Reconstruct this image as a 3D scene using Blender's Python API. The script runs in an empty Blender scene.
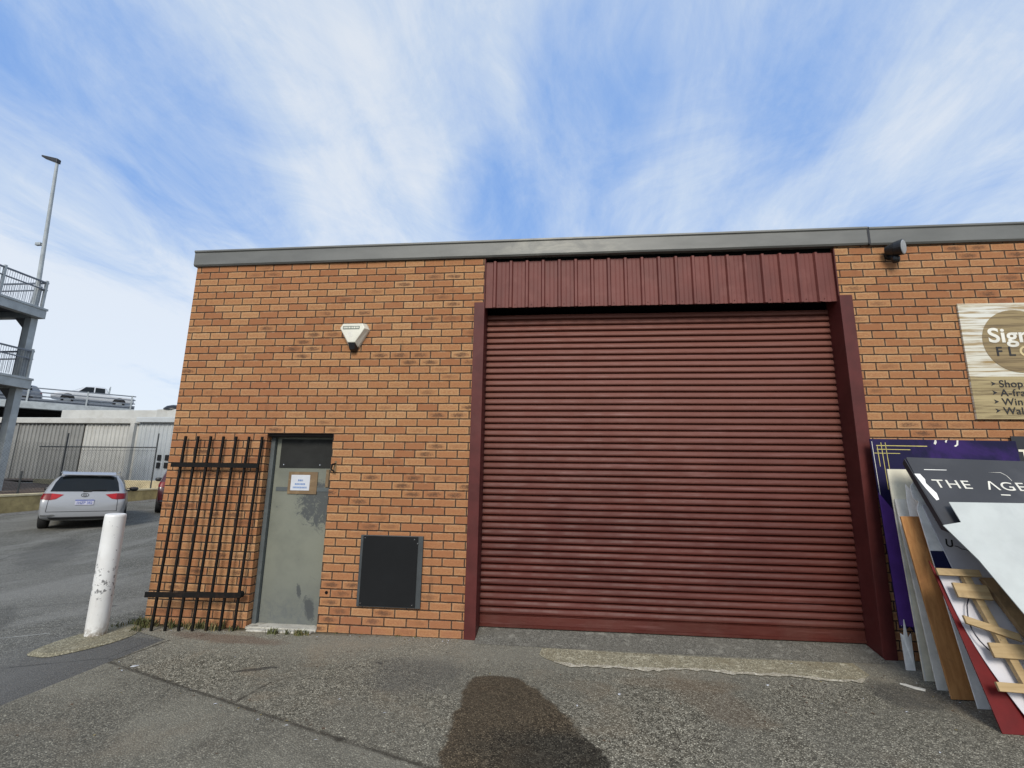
import bpy, bmesh, math, random
from mathutils import Vector, Matrix
from mathutils.bvhtree import BVHTree
random.seed(7)
sc = bpy.context.scene
COL = sc.collection
V = Vector

# ------------------------------------------------------------------ node helper
class NT:
    def __init__(s, tree):
        s.t = tree; s.n = tree.nodes; s.l = tree.links
    def new(s, typ, **kw):
        n = s.n.new(typ)
        for k, v in kw.items(): setattr(n, k, v)
        return n
    def put(s, sock, v):
        if v is None: return
        if hasattr(v, 'is_linked') or isinstance(v, bpy.types.NodeSocket): s.l.new(v, sock)
        else:
            if sock.type == 'RGBA' and not hasattr(v, '__len__'): v = (v, v, v, 1)
            if sock.type == 'RGBA' and len(v) == 3: v = (*v, 1)
            sock.default_value = v
    def m(s, op, a, b=None, c=None, clamp=False):
        n = s.new('ShaderNodeMath', operation=op, use_clamp=clamp)
        s.put(n.inputs[0], a); s.put(n.inputs[1], b)
        if c is not None: s.put(n.inputs[2], c)
        return n.outputs[0]
    def ss(s, x, a, b, lo=0.0, hi=1.0):
        n = s.new('ShaderNodeMapRange', interpolation_type='SMOOTHSTEP')
        s.put(n.inputs[0], x); n.inputs[1].default_value = a; n.inputs[2].default_value = b
        n.inputs[3].default_value = lo; n.inputs[4].default_value = hi
        return n.outputs[0]
    def mix(s, f, a, b, mode='MIX'):
        n = s.new('ShaderNodeMix', data_type='RGBA', blend_type=mode)
        s.put(n.inputs[0], f); s.put(n.inputs[6], a); s.put(n.inputs[7], b)
        return n.outputs[2]
    def noise(s, vec, scale, detail=3, rough=.55, dist=0.0):
        n = s.new('ShaderNodeTexNoise')
        if vec is not None: s.l.new(vec, n.inputs['Vector'])
        n.inputs['Scale'].default_value = scale; n.inputs['Detail'].default_value = detail
        n.inputs['Roughness'].default_value = rough; n.inputs['Distortion'].default_value = dist
        return n.outputs[0]
    def vor(s, vec, scale, feature='F1', out=0, rnd=1.0):
        n = s.new('ShaderNodeTexVoronoi', feature=feature)
        s.l.new(vec, n.inputs['Vector']); n.inputs['Scale'].default_value = scale
        n.inputs['Randomness'].default_value = rnd
        return n.outputs[out]
    def white(s, vec, out=0):
        n = s.new('ShaderNodeTexWhiteNoise', noise_dimensions='3D'); s.l.new(vec, n.inputs[0]); return n.outputs[out]
    def xyz(s, x, y, z=0.0):
        n = s.new('ShaderNodeCombineXYZ'); s.put(n.inputs[0], x); s.put(n.inputs[1], y); s.put(n.inputs[2], z); return n.outputs[0]
    def sep(s, v):
        n = s.new('ShaderNodeSeparateXYZ'); s.l.new(v, n.inputs[0]); return n.outputs
    def scale(s, v, sc_):
        n = s.new('ShaderNodeVectorMath', operation='MULTIPLY'); s.l.new(v, n.inputs[0]); n.inputs[1].default_value = sc_; return n.outputs[0]
    def ramp(s, f, stops):
        n = s.new('ShaderNodeValToRGB'); s.l.new(f, n.inputs[0]); e = n.color_ramp.elements
        while len(e) < len(stops): e.new(.5)
        for i, (p, c) in enumerate(stops):
            e[i].position = p; e[i].color = (*c, 1) if len(c) == 3 else c
        return n.outputs[0]
    def bump(s, h, strength=.5, dist=.01, nrm=None):
        n = s.new('ShaderNodeBump'); s.l.new(h, n.inputs['Height']); n.inputs['Strength'].default_value = strength
        n.inputs['Distance'].default_value = dist
        if nrm is not None: s.l.new(nrm, n.inputs['Normal'])
        return n.outputs[0]

def newmat(name):
    m = bpy.data.materials.new(name); m.use_nodes = True
    nt = NT(m.node_tree); b = nt.n['Principled BSDF']
    return m, nt, b
def objcoord(nt): return nt.new('ShaderNodeTexCoord').outputs['Object']
def poscoord(nt): return nt.new('ShaderNodeNewGeometry').outputs['Position']

def simple(name, col, rough=.5, metal=0.0, var=.15, scale=6.0, bump=0.0, bscale=40., blotch=None, stain_amt=.4, stain_scale=2.5, spec=None, coat=0.0, streak=None):
    """principled with procedural tone variation, optional blotches and streaks"""
    m, nt, b = newmat(name)
    v = objcoord(nt)
    f = nt.noise(v, scale, 5, .6)
    c = nt.mix(nt.ss(f, .3, .7), tuple(x*(1-var) for x in col), tuple(min(1, x*(1+var)) for x in col))
    if blotch is not None:
        g = nt.noise(v, stain_scale, 6, .65, .4)
        c = nt.mix(nt.m('MULTIPLY', nt.ss(g, .52, .68), stain_amt), c, blotch)
    if streak is not None:
        g = nt.noise(nt.scale(v, streak[1]), 1.0, 5, .6)
        c = nt.mix(nt.m('MULTIPLY', nt.ss(g, .5, .68), streak[2]), c, streak[0])
    nt.put(b.inputs['Base Color'], c)
    b.inputs['Metallic'].default_value = metal
    r = nt.m('ADD', rough-.06, nt.m('MULTIPLY', nt.noise(v, scale*3, 4), .12))
    nt.put(b.inputs['Roughness'], r)
    if spec is not None: b.inputs['Specular IOR Level'].default_value = spec
    if coat: b.inputs['Coat Weight'].default_value = coat; b.inputs['Coat Roughness'].default_value = .05
    if bump: nt.put(b.inputs['Normal'], nt.bump(nt.noise(v, bscale, 4), bump, .004))
    return m

# ------------------------------------------------------------------ materials
def mat_brick():
    m, nt, b = newmat('brick_face')
    p = objcoord(nt); x, y, z = nt.sep(p)
    H, W = .0875, .24
    wob = nt.m('MULTIPLY', nt.m('SUBTRACT', nt.noise(p, 9, 2), .5), .006)
    zz = nt.m('DIVIDE', nt.m('ADD', z, wob), H)
    row = nt.m('FLOOR', zz); fz = nt.m('SUBTRACT', zz, row)
    odd = nt.m('FLOORED_MODULO', row, 2.0)
    wob2 = nt.m('MULTIPLY', nt.m('SUBTRACT', nt.white(nt.xyz(row, 3.3, 1.1)), .5), .05)
    u = nt.m('ADD', nt.m('DIVIDE', nt.m('SUBTRACT', nt.m('ADD', x, y), .115), W), nt.m('MULTIPLY', nt.m('SUBTRACT', 1.0, odd), .5))
    u = nt.m('ADD', u, wob2)
    colm = nt.m('FLOOR', u); fx = nt.m('SUBTRACT', u, colm)
    cell = nt.xyz(colm, row, 0.5)
    # distance to brick edges in metres, wobbly
    jit = nt.m('MULTIPLY', nt.m('SUBTRACT', nt.noise(p, 60, 3), .5), .006)
    dx = nt.m('MULTIPLY', nt.m('MINIMUM', fx, nt.m('SUBTRACT', 1.0, fx)), W)
    dz = nt.m('MULTIPLY', nt.m('MINIMUM', fz, nt.m('SUBTRACT', 1.0, fz)), H)
    d = nt.m('ADD', nt.m('MINIMUM', dx, dz), jit)
    brick = nt.ss(d, .0034, .0062)
    r1 = nt.white(cell); r2 = nt.white(nt.xyz(row, colm, 7.7)); r3 = nt.white(nt.xyz(colm, 2.2, row))
    base = nt.ramp(r1, [(0, (.30, .128, .058)), (.2, (.36, .168, .074)), (.5, (.405, .208, .092)), (.8, (.45, .250, .115)), (.94, (.48, .285, .138)), (1, (.325, .142, .064))])
    # large patches of redder and paler delivery batches
    big = nt.noise(p, .5, 3)
    base = nt.mix(nt.m('MULTIPLY', nt.ss(big, .45, .62), .35), base, (.36, .150, .072))
    # mottled face: darker middle, pale rims
    mot = nt.noise(nt.scale(p, (1, 1, 1.6)), 38, 5, .7)
    mid = nt.ss(d, .008, .030)
    base = nt.mix(nt.m('MULTIPLY', nt.m('MULTIPLY', nt.ss(mot, .30, .60), mid), .68), base, (.29, .125, .058))
    rim = nt.m('MULTIPLY', nt.m('SUBTRACT', 1.0, nt.ss(d, .006, .016)), nt.ss(nt.noise(p, 14, 3), .40, .65))
    base = nt.mix(nt.m('MULTIPLY', rim, .7), base, (.56, .37, .215))
    # iron-spot smears on some bricks, clustered in courses
    clus = nt.noise(nt.scale(p, (.7, .7, 1.6)), 1.1, 3)
    has = nt.ss(nt.m('ADD', r2, nt.m('MULTIPLY', nt.m('SUBTRACT', clus, .5), 2.2)), .70, 1.05)
    ex = nt.m('DIVIDE', nt.m('SUBTRACT', fx, .5), .40); ez = nt.m('DIVIDE', nt.m('SUBTRACT', fz, .5), .36)
    rr = nt.m('ADD', nt.m('POWER', nt.m('ABSOLUTE', ex), 2.0), nt.m('POWER', nt.m('ABSOLUTE', ez), 2.0))
    blot = nt.noise(nt.scale(p, (1, 1, 1.5)), 24, 7, .82, 1.6)
    sm = nt.m('SUBTRACT', nt.m('ADD', nt.m('MULTIPLY', blot, 4.2), .0), nt.m('ADD', nt.m('MULTIPLY', rr, .75), 1.55))
    sm = nt.m('MULTIPLY', nt.ss(sm, -.25, .75), nt.ss(rr, 1.25, .7))
    base = nt.mix(nt.m('MULTIPLY', nt.m('MULTIPLY', has, sm), .88), base, (.085, .050, .032))
    # fine grain
    base = nt.mix(nt.ss(nt.noise(p, 260, 3, .7), .40, .8, 0, .35), base, (.22, .085, .04))
    # rain streaks and grime low on the wall
    st = nt.noise(nt.scale(p, (7, 7, .7)), 1.0, 5, .6)
    base = nt.mix(nt.m('MULTIPLY', nt.ss(st, .60, .74), .30), base, (.10, .055, .032))
    low = nt.m('MULTIPLY', nt.ss(z, .28, .0), nt.ss(nt.noise(p, 5, 4), .35, .65))
    base = nt.mix(nt.m('MULTIPLY', low, .45), base, (.30, .13, .08))
    mort = nt.mix(nt.noise(p, 30, 3), (.030, .020, .016), (.075, .050, .038))
    c = nt.mix(brick, mort, base)
    nt.put(b.inputs['Base Color'], c)
    b.inputs['Roughness'].default_value = .9; b.inputs['Specular IOR Level'].default_value = .2
    h = nt.m('ADD', nt.ss(d, .0025, .010), nt.m('MULTIPLY', nt.noise(p, 120, 4, .7), .18))
    h = nt.m('ADD', h, nt.m('MULTIPLY', r3, .10))
    nt.put(b.inputs['Normal'], nt.bump(h, 1.0, .012))
    return m

def segd(nt, x, y, a, bb):
    """distance in the ground plane to the segment a-bb"""
    ax, ay = a; vx, vy = bb[0]-ax, bb[1]-ay; L2 = vx*vx+vy*vy
    px = nt.m('SUBTRACT', x, ax); py = nt.m('SUBTRACT', y, ay)
    t = nt.m('DIVIDE', nt.m('ADD', nt.m('MULTIPLY', px, vx), nt.m('MULTIPLY', py, vy)), L2, clamp=True)
    qx = nt.m('SUBTRACT', px, nt.m('MULTIPLY', t, vx)); qy = nt.m('SUBTRACT', py, nt.m('MULTIPLY', t, vy))
    return nt.m('SQRT', nt.m('ADD', nt.m('MULTIPLY', qx, qx), nt.m('MULTIPLY', qy, qy)))
def ell(nt, x, y, c, r, rot=0.0):
    cs, sn = math.cos(rot), math.sin(rot)
    px = nt.m('SUBTRACT', x, c[0]); py = nt.m('SUBTRACT', y, c[1])
    a = nt.m('DIVIDE', nt.m('ADD', nt.m('MULTIPLY', px, cs), nt.m('MULTIPLY', py, sn)), r[0])
    bb = nt.m('DIVIDE', nt.m('SUBTRACT', nt.m('MULTIPLY', py, cs), nt.m('MULTIPLY', px, sn)), r[1])
    return nt.m('SQRT', nt.m('ADD', nt.m('MULTIPLY', a, a), nt.m('MULTIPLY', bb, bb)))

def aggregate(nt, p, dark, mid, light, sc1=95.):
    """asphalt / exposed aggregate: individual stones with their own tone in a dark binder"""
    cellc = nt.vor(p, sc1, 'F1', 1); dist = nt.vor(p, sc1, 'F1', 0)
    tone = nt.sep(cellc)[0]
    c = nt.ramp(tone, [(0, dark), (.55, mid), (.92, light), (1, tuple(min(1, q*1.6) for q in light))])
    c = nt.mix(nt.ss(dist, .32, .60), c, tuple(q*.5 for q in dark))
    c2 = nt.ramp(nt.sep(nt.vor(p, sc1*.47, 'F1', 1))[1], [(0, tuple(q*.6 for q in dark)), (.6, mid), (1, light)])
    c = nt.mix(.26, c, c2)
    c = nt.mix(nt.ss(nt.noise(p, sc1*.22, 5, .75), .42, .68, 0, .34), c, tuple(q*.8 for q in dark))
    h = nt.m('SUBTRACT', 1.0, dist)
    return c, h

def mat_asphalt():
    m, nt, b = newmat('asphalt'); p = poscoord(nt); x, y, z = nt.sep(p)
    c, h = aggregate(nt, p, (.078, .076, .064), (.185, .180, .155), (.42, .405, .345), 92)
    big = nt.noise(p, .45, 4, .6, .5); c = nt.mix(nt.ss(big, .35, .7, 0, .5), c, (.21, .206, .186))
    # wheel-swept pale bands running down the lane (towards the back left)
    v = nt.scale(p, (.55, .12, 0)); band = nt.noise(v, 1.6, 4, .6, .3)
    c = nt.mix(nt.ss(band, .48, .66, 0, .45), c, (.27, .264, .24))
    # oil and tyre marks
    wn = nt.m('MULTIPLY', nt.m('SUBTRACT', nt.noise(p, 2.2, 4), .5), .9)
    for cen, rad, rot, amt in [((-2.9, .55), (.9, .17), 2.2, .75), ((-4.6, 1.6), (1.3, .22), 2.3, .45), ((-1.0, .55), (.17, .07), 1.0, .7), ((-1.5, -.25), (1.0, .16), 2.3, .3), ((-5.6, 4.0), (2.2, .5), 2.3, .35)]:
        e = nt.m('ADD', ell(nt, x, y, cen, rad, rot), wn)
        c = nt.mix(nt.ss(e, 1.15, .6, 0, amt), c, (.030, .030, .029))
    # newer dark infill beside the footing, edged by the pour line
    inf = nt.m('MULTIPLY', nt.ss(nt.m('ADD', x, nt.m('MULTIPLY', wn, .25)), -.75, .25), nt.m('MULTIPLY', nt.ss(x, .74, .70), nt.ss(nt.m('ADD', y, nt.m('MULTIPLY', wn, .1)), -.38, -.46)))
    c = nt.mix(nt.m('MULTIPLY', inf, .62), c, (.072, .072, .072))
    # pale scratch
    s1 = segd(nt, x, y, (-1.05, -.72), (-.62, -.42)); c = nt.mix(nt.ss(nt.m('ADD', s1, nt.m('MULTIPLY', wn, .02)), .012, .004, 0, .7), c, (.42, .42, .40))
    cr = nt.vor(nt.scale(p, (1, 1, 0)), .35, 'DISTANCE_TO_EDGE', 0)
    c = nt.mix(nt.ss(nt.m('ADD', cr, nt.m('MULTIPLY', wn, .02)), .006, .001, 0, .45), c, (.03, .03, .03))
    nt.put(b.inputs['Base Color'], c); b.inputs['Roughness'].default_value = .88; b.inputs['Specular IOR Level'].default_value = .25
    nt.put(b.inputs['Normal'], nt.bump(h, .7, .006)); return m

def mat_apron():
    m, nt, b = newmat('worn_apron'); p = poscoord(nt); x, y, z = nt.sep(p)
    c, h = aggregate(nt, p, (.082, .074, .054), (.280, .258, .195), (.64, .595, .465), 98)
    wn = nt.m('SUBTRACT', nt.noise(p, 2.6, 5, .6), .5); wf = nt.m('SUBTRACT', nt.noise(p, 11, 4, .65), .5)
    big = nt.noise(p, .7, 4, .6, .6)
    c = nt.mix(nt.ss(big, .40, .66, 0, .5), c, (.160, .152, .122))
    br = nt.noise(p, 1.15, 4, .6, .3); c = nt.mix(nt.ss(br, .54, .70, 0, .45), c, (.23, .18, .12))
    # paler worn band along the wall
    c = nt.mix(nt.m('MULTIPLY', nt.ss(nt.m('ADD', y, nt.m('MULTIPLY', wn, .6)), -1.0, -.35), .35), c, (.31, .292, .235))
    # darker asphalt on the far side of the joint
    def below(a, bb):
        k = (bb[1]-a[1])/(bb[0]-a[0])
        return nt.m('SUBTRACT', nt.m('ADD', a[1], nt.m('MULTIPLY', nt.m('SUBTRACT', x, a[0]), k)), y)
    jt = nt.ss(nt.m('ADD', below((.66, -1.05), (3.22, -2.02)), nt.m('MULTIPLY', wf, .03)), -.01, .015)
    c = nt.mix(nt.m('MULTIPLY', jt, .5), c, nt.mix(nt.ss(big, .4, .6), (.105, .101, .084), (.215, .204, .162)))
    # joints and cracks
    for a, bb, w in [((.66, -1.05), (3.22, -2.02), .011), ((3.22, -2.02), (6.5, -3.2), .012), ((.74, -.47), (.69, -1.03), .009), ((2.25, -1.61), (2.30, -1.27), .007), ((2.3, -1.27), (2.42, -1.12), .005), ((.74, -.47), (.95, -.26), .006)]:
        sd = nt.m('ADD', segd(nt, x, y, a, bb), nt.m('MULTIPLY', wf, .060))
        c = nt.mix(nt.m('MULTIPLY', nt.ss(sd, w*3.0, w*.2), nt.ss(nt.noise(p, 5.5, 4, .7), .28, .52, .25, .85)), c, (.040, .035, .026))
    poly = [(3.93, -3.2), (3.90, -2.24), (3.815, -1.55), (3.80, -1.20), (3.857, -.974), (3.97, -.88), (4.16, -.855), (4.36, -.935), (4.50, -1.137), (4.66, -1.55), (4.87, -1.95), (4.97, -2.4), (4.9, -3.2)]  # outline of a dark patch multiplied into the apron colour
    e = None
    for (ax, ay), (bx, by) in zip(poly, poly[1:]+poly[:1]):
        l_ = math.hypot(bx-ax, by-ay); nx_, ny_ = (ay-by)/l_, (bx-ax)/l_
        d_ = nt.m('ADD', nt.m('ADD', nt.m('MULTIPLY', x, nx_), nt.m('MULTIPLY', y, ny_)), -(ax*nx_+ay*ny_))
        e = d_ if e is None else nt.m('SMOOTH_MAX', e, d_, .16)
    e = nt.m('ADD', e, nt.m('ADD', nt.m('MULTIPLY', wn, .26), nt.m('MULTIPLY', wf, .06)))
    blotch = nt.ss(e, .045, .0)
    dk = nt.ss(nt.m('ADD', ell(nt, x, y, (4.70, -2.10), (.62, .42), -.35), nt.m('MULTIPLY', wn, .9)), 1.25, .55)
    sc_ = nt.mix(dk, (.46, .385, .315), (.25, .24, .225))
    c = nt.mix(blotch, c, nt.mix(1.0, c, sc_, 'MULTIPLY'))
    # rusty brown drips and small dark spots
    for cen, rad, rot, amt, cc in [((1.25, -.32), (.75, .14), -.1, .5, (.13, .07, .045)), ((5.75, -1.15), (.26, .5), .4, .28, (.16, .11, .07)), ((5.6, -.85), (.6, .14), 0, .28, (.19, .14, .09)), ((2.0, -1.05), (.16, .04), .4, .7, (.03, .028, .026)), ((2.12, -.98), (.09, .03), .1, .7, (.03, .028, .026)), ((3.0, -.75), (.06, .02), -.5, .7, (.03, .028, .026)), ((7.35, -.8), (.35, .3), .5, .55, (.05, .048, .045)), ((3.4, -.95), (.5, .5), 0, .35, (.075, .075, .073))]:
        e2 = nt.m('ADD', ell(nt, x, y, cen, rad, rot), nt.m('MULTIPLY', wn, 1.0))
        c = nt.mix(nt.ss(e2, 1.1, .55, 0, amt), c, cc)
    # dark brown line along the wall foot
    c = nt.mix(nt.m('MULTIPLY', nt.ss(nt.m('ADD', y, nt.m('MULTIPLY', wf, .12)), -.10, -.02), nt.ss(x, 3.4, 1.5)), c, (.075, .062, .035))
    nt.put(b.inputs['Base Color'], c)
    r = nt.m('SUBTRACT', .9, nt.m('MULTIPLY', blotch, .12)); nt.put(b.inputs['Roughness'], r); b.inputs['Specular IOR Level'].default_value = .25
    nt.put(b.inputs['Normal'], nt.bump(h, .75, .006)); return m

def mat_concrete(name, c0, c1, sc1=110, blotch=(.10, .09, .07)):
    m, nt, b = newmat(name); p = poscoord(nt)
    c, h = aggregate(nt, p, tuple(q*.55 for q in c0), c0, c1, sc1)
    c = nt.mix(.15, c, c0)
    c = nt.mix(nt.ss(nt.noise(p, 3.0, 5, .65, .4), .48, .68, 0, .6), c, blotch)
    c = nt.mix(nt.ss(nt.noise(p, 9.0, 4, .6), .55, .7, 0, .5), c, c1)
    nt.put(b.inputs['Base Color'], c); b.inputs['Roughness'].default_value = .9; b.inputs['Specular IOR Level'].default_value = .2
    nt.put(b.inputs['Normal'], nt.bump(h, .5, .005)); return m

def mat_shutter():
    m, nt, b = newmat('shutter_paint'); p = objcoord(nt)
    f = nt.noise(nt.scale(p, (.5, 1, 4)), 2.0, 5, .6)
    c = nt.mix(nt.ss(f, .3, .7), (.066, .0135, .0095), (.094, .022, .0155))
    # paler upper part paints in the stronger light there; dusty horizontal streaks
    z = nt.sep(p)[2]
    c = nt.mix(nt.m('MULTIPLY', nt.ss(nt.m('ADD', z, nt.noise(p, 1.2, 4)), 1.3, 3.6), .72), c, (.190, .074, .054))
    s = nt.noise(nt.scale(p, (1.2, 1, 26)), 1.0, 4, .6); c = nt.mix(nt.ss(s, .58, .72, 0, .35), c, (.25, .12, .11))
    g = nt.noise(p, 42, 3, .7); c = nt.mix(nt.ss(g, .70, .78, 0, .5), c, (.30, .17, .15))
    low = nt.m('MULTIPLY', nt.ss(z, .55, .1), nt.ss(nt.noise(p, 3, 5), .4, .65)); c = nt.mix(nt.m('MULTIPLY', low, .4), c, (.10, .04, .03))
    nt.put(b.inputs['Base Color'], c); nt.put(b.inputs['Roughness'], nt.ss(nt.noise(p, 5, 4), .3, .7, .46, .62))
    b.inputs['Specular IOR Level'].default_value = .28
    nt.put(b.inputs['Normal'], nt.bump(nt.noise(nt.scale(p, (1, 1, 3)), 3.5, 3), .35, .02)); return m

def mat_door():
    m, nt, b = newmat('door_paint'); p = objcoord(nt); x, y, z = nt.sep(p)
    c = nt.mix(nt.ss(nt.noise(p, 2.5, 5, .6), .35, .65), (.145, .152, .122), (.185, .192, .152))
    # scuffed dark blotches around the handle side
    n1 = nt.noise(p, 13, 7, .82, .8)
    near = nt.ss(ell(nt, x, z, (1.86, 1.30), (.30, .34), .3), 1.25, .30)
    c = nt.mix(nt.m('MULTIPLY', nt.ss(nt.m('ADD', n1, nt.m('MULTIPLY', near, .26)), .60, .72), .85), c, (.045, .05, .055))
    c = nt.mix(nt.m('MULTIPLY', nt.ss(z, .9, .0), .45), c, (.115, .125, .125))
    low = nt.m('MULTIPLY', nt.ss(z, .5, .05), nt.ss(n1, .40, .62)); c = nt.mix(nt.m('MULTIPLY', low, .7), c, (.10, .11, .11))
    for cen, rad in [((1.86, .20), (.06, .12)), ((1.72, .38), (.025, .07))]:
        e = nt.m('ADD', ell(nt, x, z, cen, rad, .2), nt.m('MULTIPLY', nt.m('SUBTRACT', n1, .5), 3.0)); c = nt.mix(nt.ss(e, 1.1, .7, 0, .8), c, (.045, .05, .055))
    nt.put(b.inputs['Base Color'], c); b.inputs['Roughness'].default_value = .5
    nt.put(b.inputs['Normal'], nt.bump(n1, .15, .004)); return m

def mat_signwood(name, c0, c1, streak, amt=.8):
    m, nt, b = newmat(name); p = objcoord(nt)
    s = nt.noise(nt.scale(p, (1.3, 1, 34)), 1.0, 6, .65, .2); s2 = nt.noise(nt.scale(p, (.5, 1, 7)), 1.0, 4, .6, .3)
    c = nt.mix(nt.ss(s2, .35, .65), c0, c1)
    c = nt.mix(nt.ss(s, .45, .60, 0, amt), c, streak)
    c = nt.mix(nt.ss(nt.noise(nt.scale(p, (1, 1, 90)), 1.0, 3), .60, .66, 0, .6), c, tuple(q*.45 for q in streak))
    nt.put(b.inputs['Base Color'], c); b.inputs['Roughness'].default_value = .55; return m

def mat_wood(name, a, bcol, dark, axis=(2, 30, 30), rough=.75):
    m, nt, b = newmat(name); p = objcoord(nt)
    s = nt.noise(nt.scale(p, axis), 1.0, 6, .65, .35)
    c = nt.mix(nt.ss(s, .3, .68), a, bcol)
    c = nt.mix(nt.ss(nt.noise(p, 4, 5, .6, .5), .50, .68, 0, .55), c, dark)
    k = nt.vor(p, 9, 'F1', 0); c = nt.mix(nt.ss(k, .075, .035, 0, .8), c, tuple(q*.5 for q in dark))
    nt.put(b.inputs['Base Color'], c); b.inputs['Roughness'].default_value = rough
    nt.put(b.inputs['Normal'], nt.bump(s, .25, .003)); return m

def mat_bollard():
    m, nt, b = newmat('bollard_paint'); p = objcoord(nt); z = nt.sep(p)[2]
    n1 = nt.noise(p, 22, 5, .7); band = nt.m('MULTIPLY', nt.ss(z, .30, .42), nt.ss(z, .80, .62))
    c = nt.mix(nt.ss(nt.noise(p, 4, 4), .3, .7), (.66, .65, .62), (.76, .76, .74))
    c = nt.mix(nt.ss(nt.m('ADD', n1, nt.m('MULTIPLY', band, .10)), .645, .685, 0, .85), c, (.10, .10, .10))
    c = nt.mix(nt.ss(nt.noise(nt.scale(p, (16, 16, 2.5)), 1.0, 4), .60, .72, 0, .4), c, (.42, .40, .36))
    c = nt.mix(nt.m('MULTIPLY', nt.ss(z, .14, .0), nt.ss(n1, .40, .58)), c, (.22, .18, .13))
    nt.put(b.inputs['Base Color'], c); b.inputs['Roughness'].default_value = .5
    nt.put(b.inputs['Normal'], nt.bump(n1, .12, .004)); return m

def mat_fascia():
    m, nt, b = newmat('fascia_steel'); p = objcoord(nt); x = nt.sep(p)[0]
    c = nt.mix(nt.ss(nt.noise(nt.scale(p, (.8, 1, 3)), 2.0, 5), .3, .7), (.118, .120, .112), (.150, .152, .142))
    pat = nt.m('MULTIPLY', nt.m('MULTIPLY', nt.ss(x, 3.3, 4.2), nt.ss(x, 6.0, 4.6)), nt.ss(nt.noise(nt.scale(p, (1, 1, 3)), 2.2, 6, .7, .5), .42, .66))
    c = nt.mix(nt.m('MULTIPLY', pat, .42), c, (.34, .33, .28))
    nt.put(b.inputs['Base Color'], c); b.inputs['Roughness'].default_value = .5; b.inputs['Metallic'].default_value = .15
    nt.put(b.inputs['Normal'], nt.bump(nt.noise(nt.scale(p, (1, 1, 2)), 1.4, 3), .25, .02)); return m

M = {}
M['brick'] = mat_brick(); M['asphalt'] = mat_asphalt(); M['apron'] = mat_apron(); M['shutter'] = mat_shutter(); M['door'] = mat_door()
M['ramp'] = mat_concrete('ramp_concrete', (.215, .203, .170), (.34, .325, .275), 100, (.145, .136, .112))
M['spill'] = mat_concrete('spilt_concrete', (.42, .375, .255), (.68, .63, .47), 75, (.22, .185, .115))
M['lip'] = mat_concrete('pale_lip', (.66, .60, .46), (.80, .76, .62), 70, (.38, .34, .26))
M['footing'] = mat_concrete('footing_concrete', (.33, .30, .205), (.42, .39, .29), 70, (.22, .19, .12))
M['bollard'] = mat_bollard(); M['fascia'] = mat_fascia()
M['maroon'] = simple('maroon_paint', (.082, .0165, .0145), .55, spec=.3, var=.2, scale=3, blotch=(.115, .036, .030), stain_amt=.35, bump=.1)
M['clad'] = simple('maroon_cladding', (.140, .040, .032), .55, var=.14, scale=2, spec=.3, blotch=(.20, .075, .062), stain_amt=.4, streak=((.08, .022, .020), (9, 9, .8), .35))
M['dark'] = simple('dark_interior_shade', (.008, .0075, .0075), .95, spec=.05)  # near-black colour puts shade into the door head, gaps and recesses
M['frame'] = simple('door_frame_paint', (.085, .098, .10), .5, blotch=(.04, .045, .05), stain_amt=.6, stain_scale=6)
M['sheet'] = simple('dark_sheet', (.022, .0225, .021), .7, spec=.2, blotch=(.08, .08, .075), stain_amt=.4)
M['blackpanel'] = simple('charcoal_panel', (.0085, .0092, .0100), .75, spec=.2, var=.1, scale=1.5, blotch=(.012, .013, .014), stain_amt=.4)
M['panelside'] = simple('panel_frame', (.045, .052, .055), .5, var=.15)
M['step'] = simple('white_brick_step', (.46, .44, .38), .85, blotch=(.15, .13, .09), stain_amt=.7, stain_scale=9, bump=.3)
M['paper'] = simple('paper', (.54, .56, .60), .7, var=.05)
M['tape'] = simple('brown_tape', (.17, .11, .055), .4, blotch=(.30, .22, .12), stain_amt=.5, stain_scale=14)
M['ink'] = simple('ink_blue', (.16, .24, .42), .6)
M['black'] = simple('black_plastic', (.012, .012, .013), .4)
M['rail'] = simple('grille_steel', (.006, .0055, .005), .75, spec=.2, blotch=(.03, .016, .010), stain_amt=.5, stain_scale=8)
M['cream'] = simple('alarm_cream', (.68, .66, .56), .4, var=.06, blotch=(.52, .50, .42), stain_amt=.3)
M['greylabel'] = simple('label_grey_green', (.12, .15, .13), .5)
M['chrome'] = simple('chrome', (.6, .6, .62), .15, metal=1)
M['lens'] = simple('lamp_lens', (.36, .37, .38), .25)
M['signwhite'] = mat_signwood('sign_white', (.66, .66, .60), (.60, .57, .46), (.30, .20, .075), .95)
M['signtan'] = mat_signwood('sign_tan', (.30, .225, .105), (.24, .17, .08), (.12, .08, .035), .75)
M['signbrown'] = mat_signwood('sign_brown', (.40, .32, .165), (.32, .25, .12), (.13, .09, .04), .75)
M['letterwhite'] = simple('letter_white', (.72, .70, .62), .5); M['letterblack'] = simple('letter_black', (.012, .011, .011), .5)
M['lettertan'] = simple('letter_tan', (.62, .50, .27), .5); M['gold'] = simple('gold_line', (.55, .46, .13), .4)
M['purple'] = simple('purple_vinyl', (.010, .0075, .042), .45, spec=.2, var=.25, scale=1.6, blotch=(.036, .014, .11), stain_amt=.9, stain_scale=1.4)
M['purpleedge'] = simple('purple_edge', (.085, .030, .21), .5)
M['creamboard'] = simple('cream_board', (.72, .68, .54), .6, blotch=(.42, .38, .28), stain_amt=.6, stain_scale=3, bump=.1)
M['greyboard'] = simple('grey_board', (.68, .66, .60), .6, blotch=(.26, .25, .22), stain_amt=.5, stain_scale=4)
M['whiteboard'] = simple('white_board', (.47, .495, .475), .5, var=.05, streak=((.36, .38, .375), (3, 3, 1.2), .35), blotch=(.44, .475, .475), stain_amt=.4, stain_scale=1.6)
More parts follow.
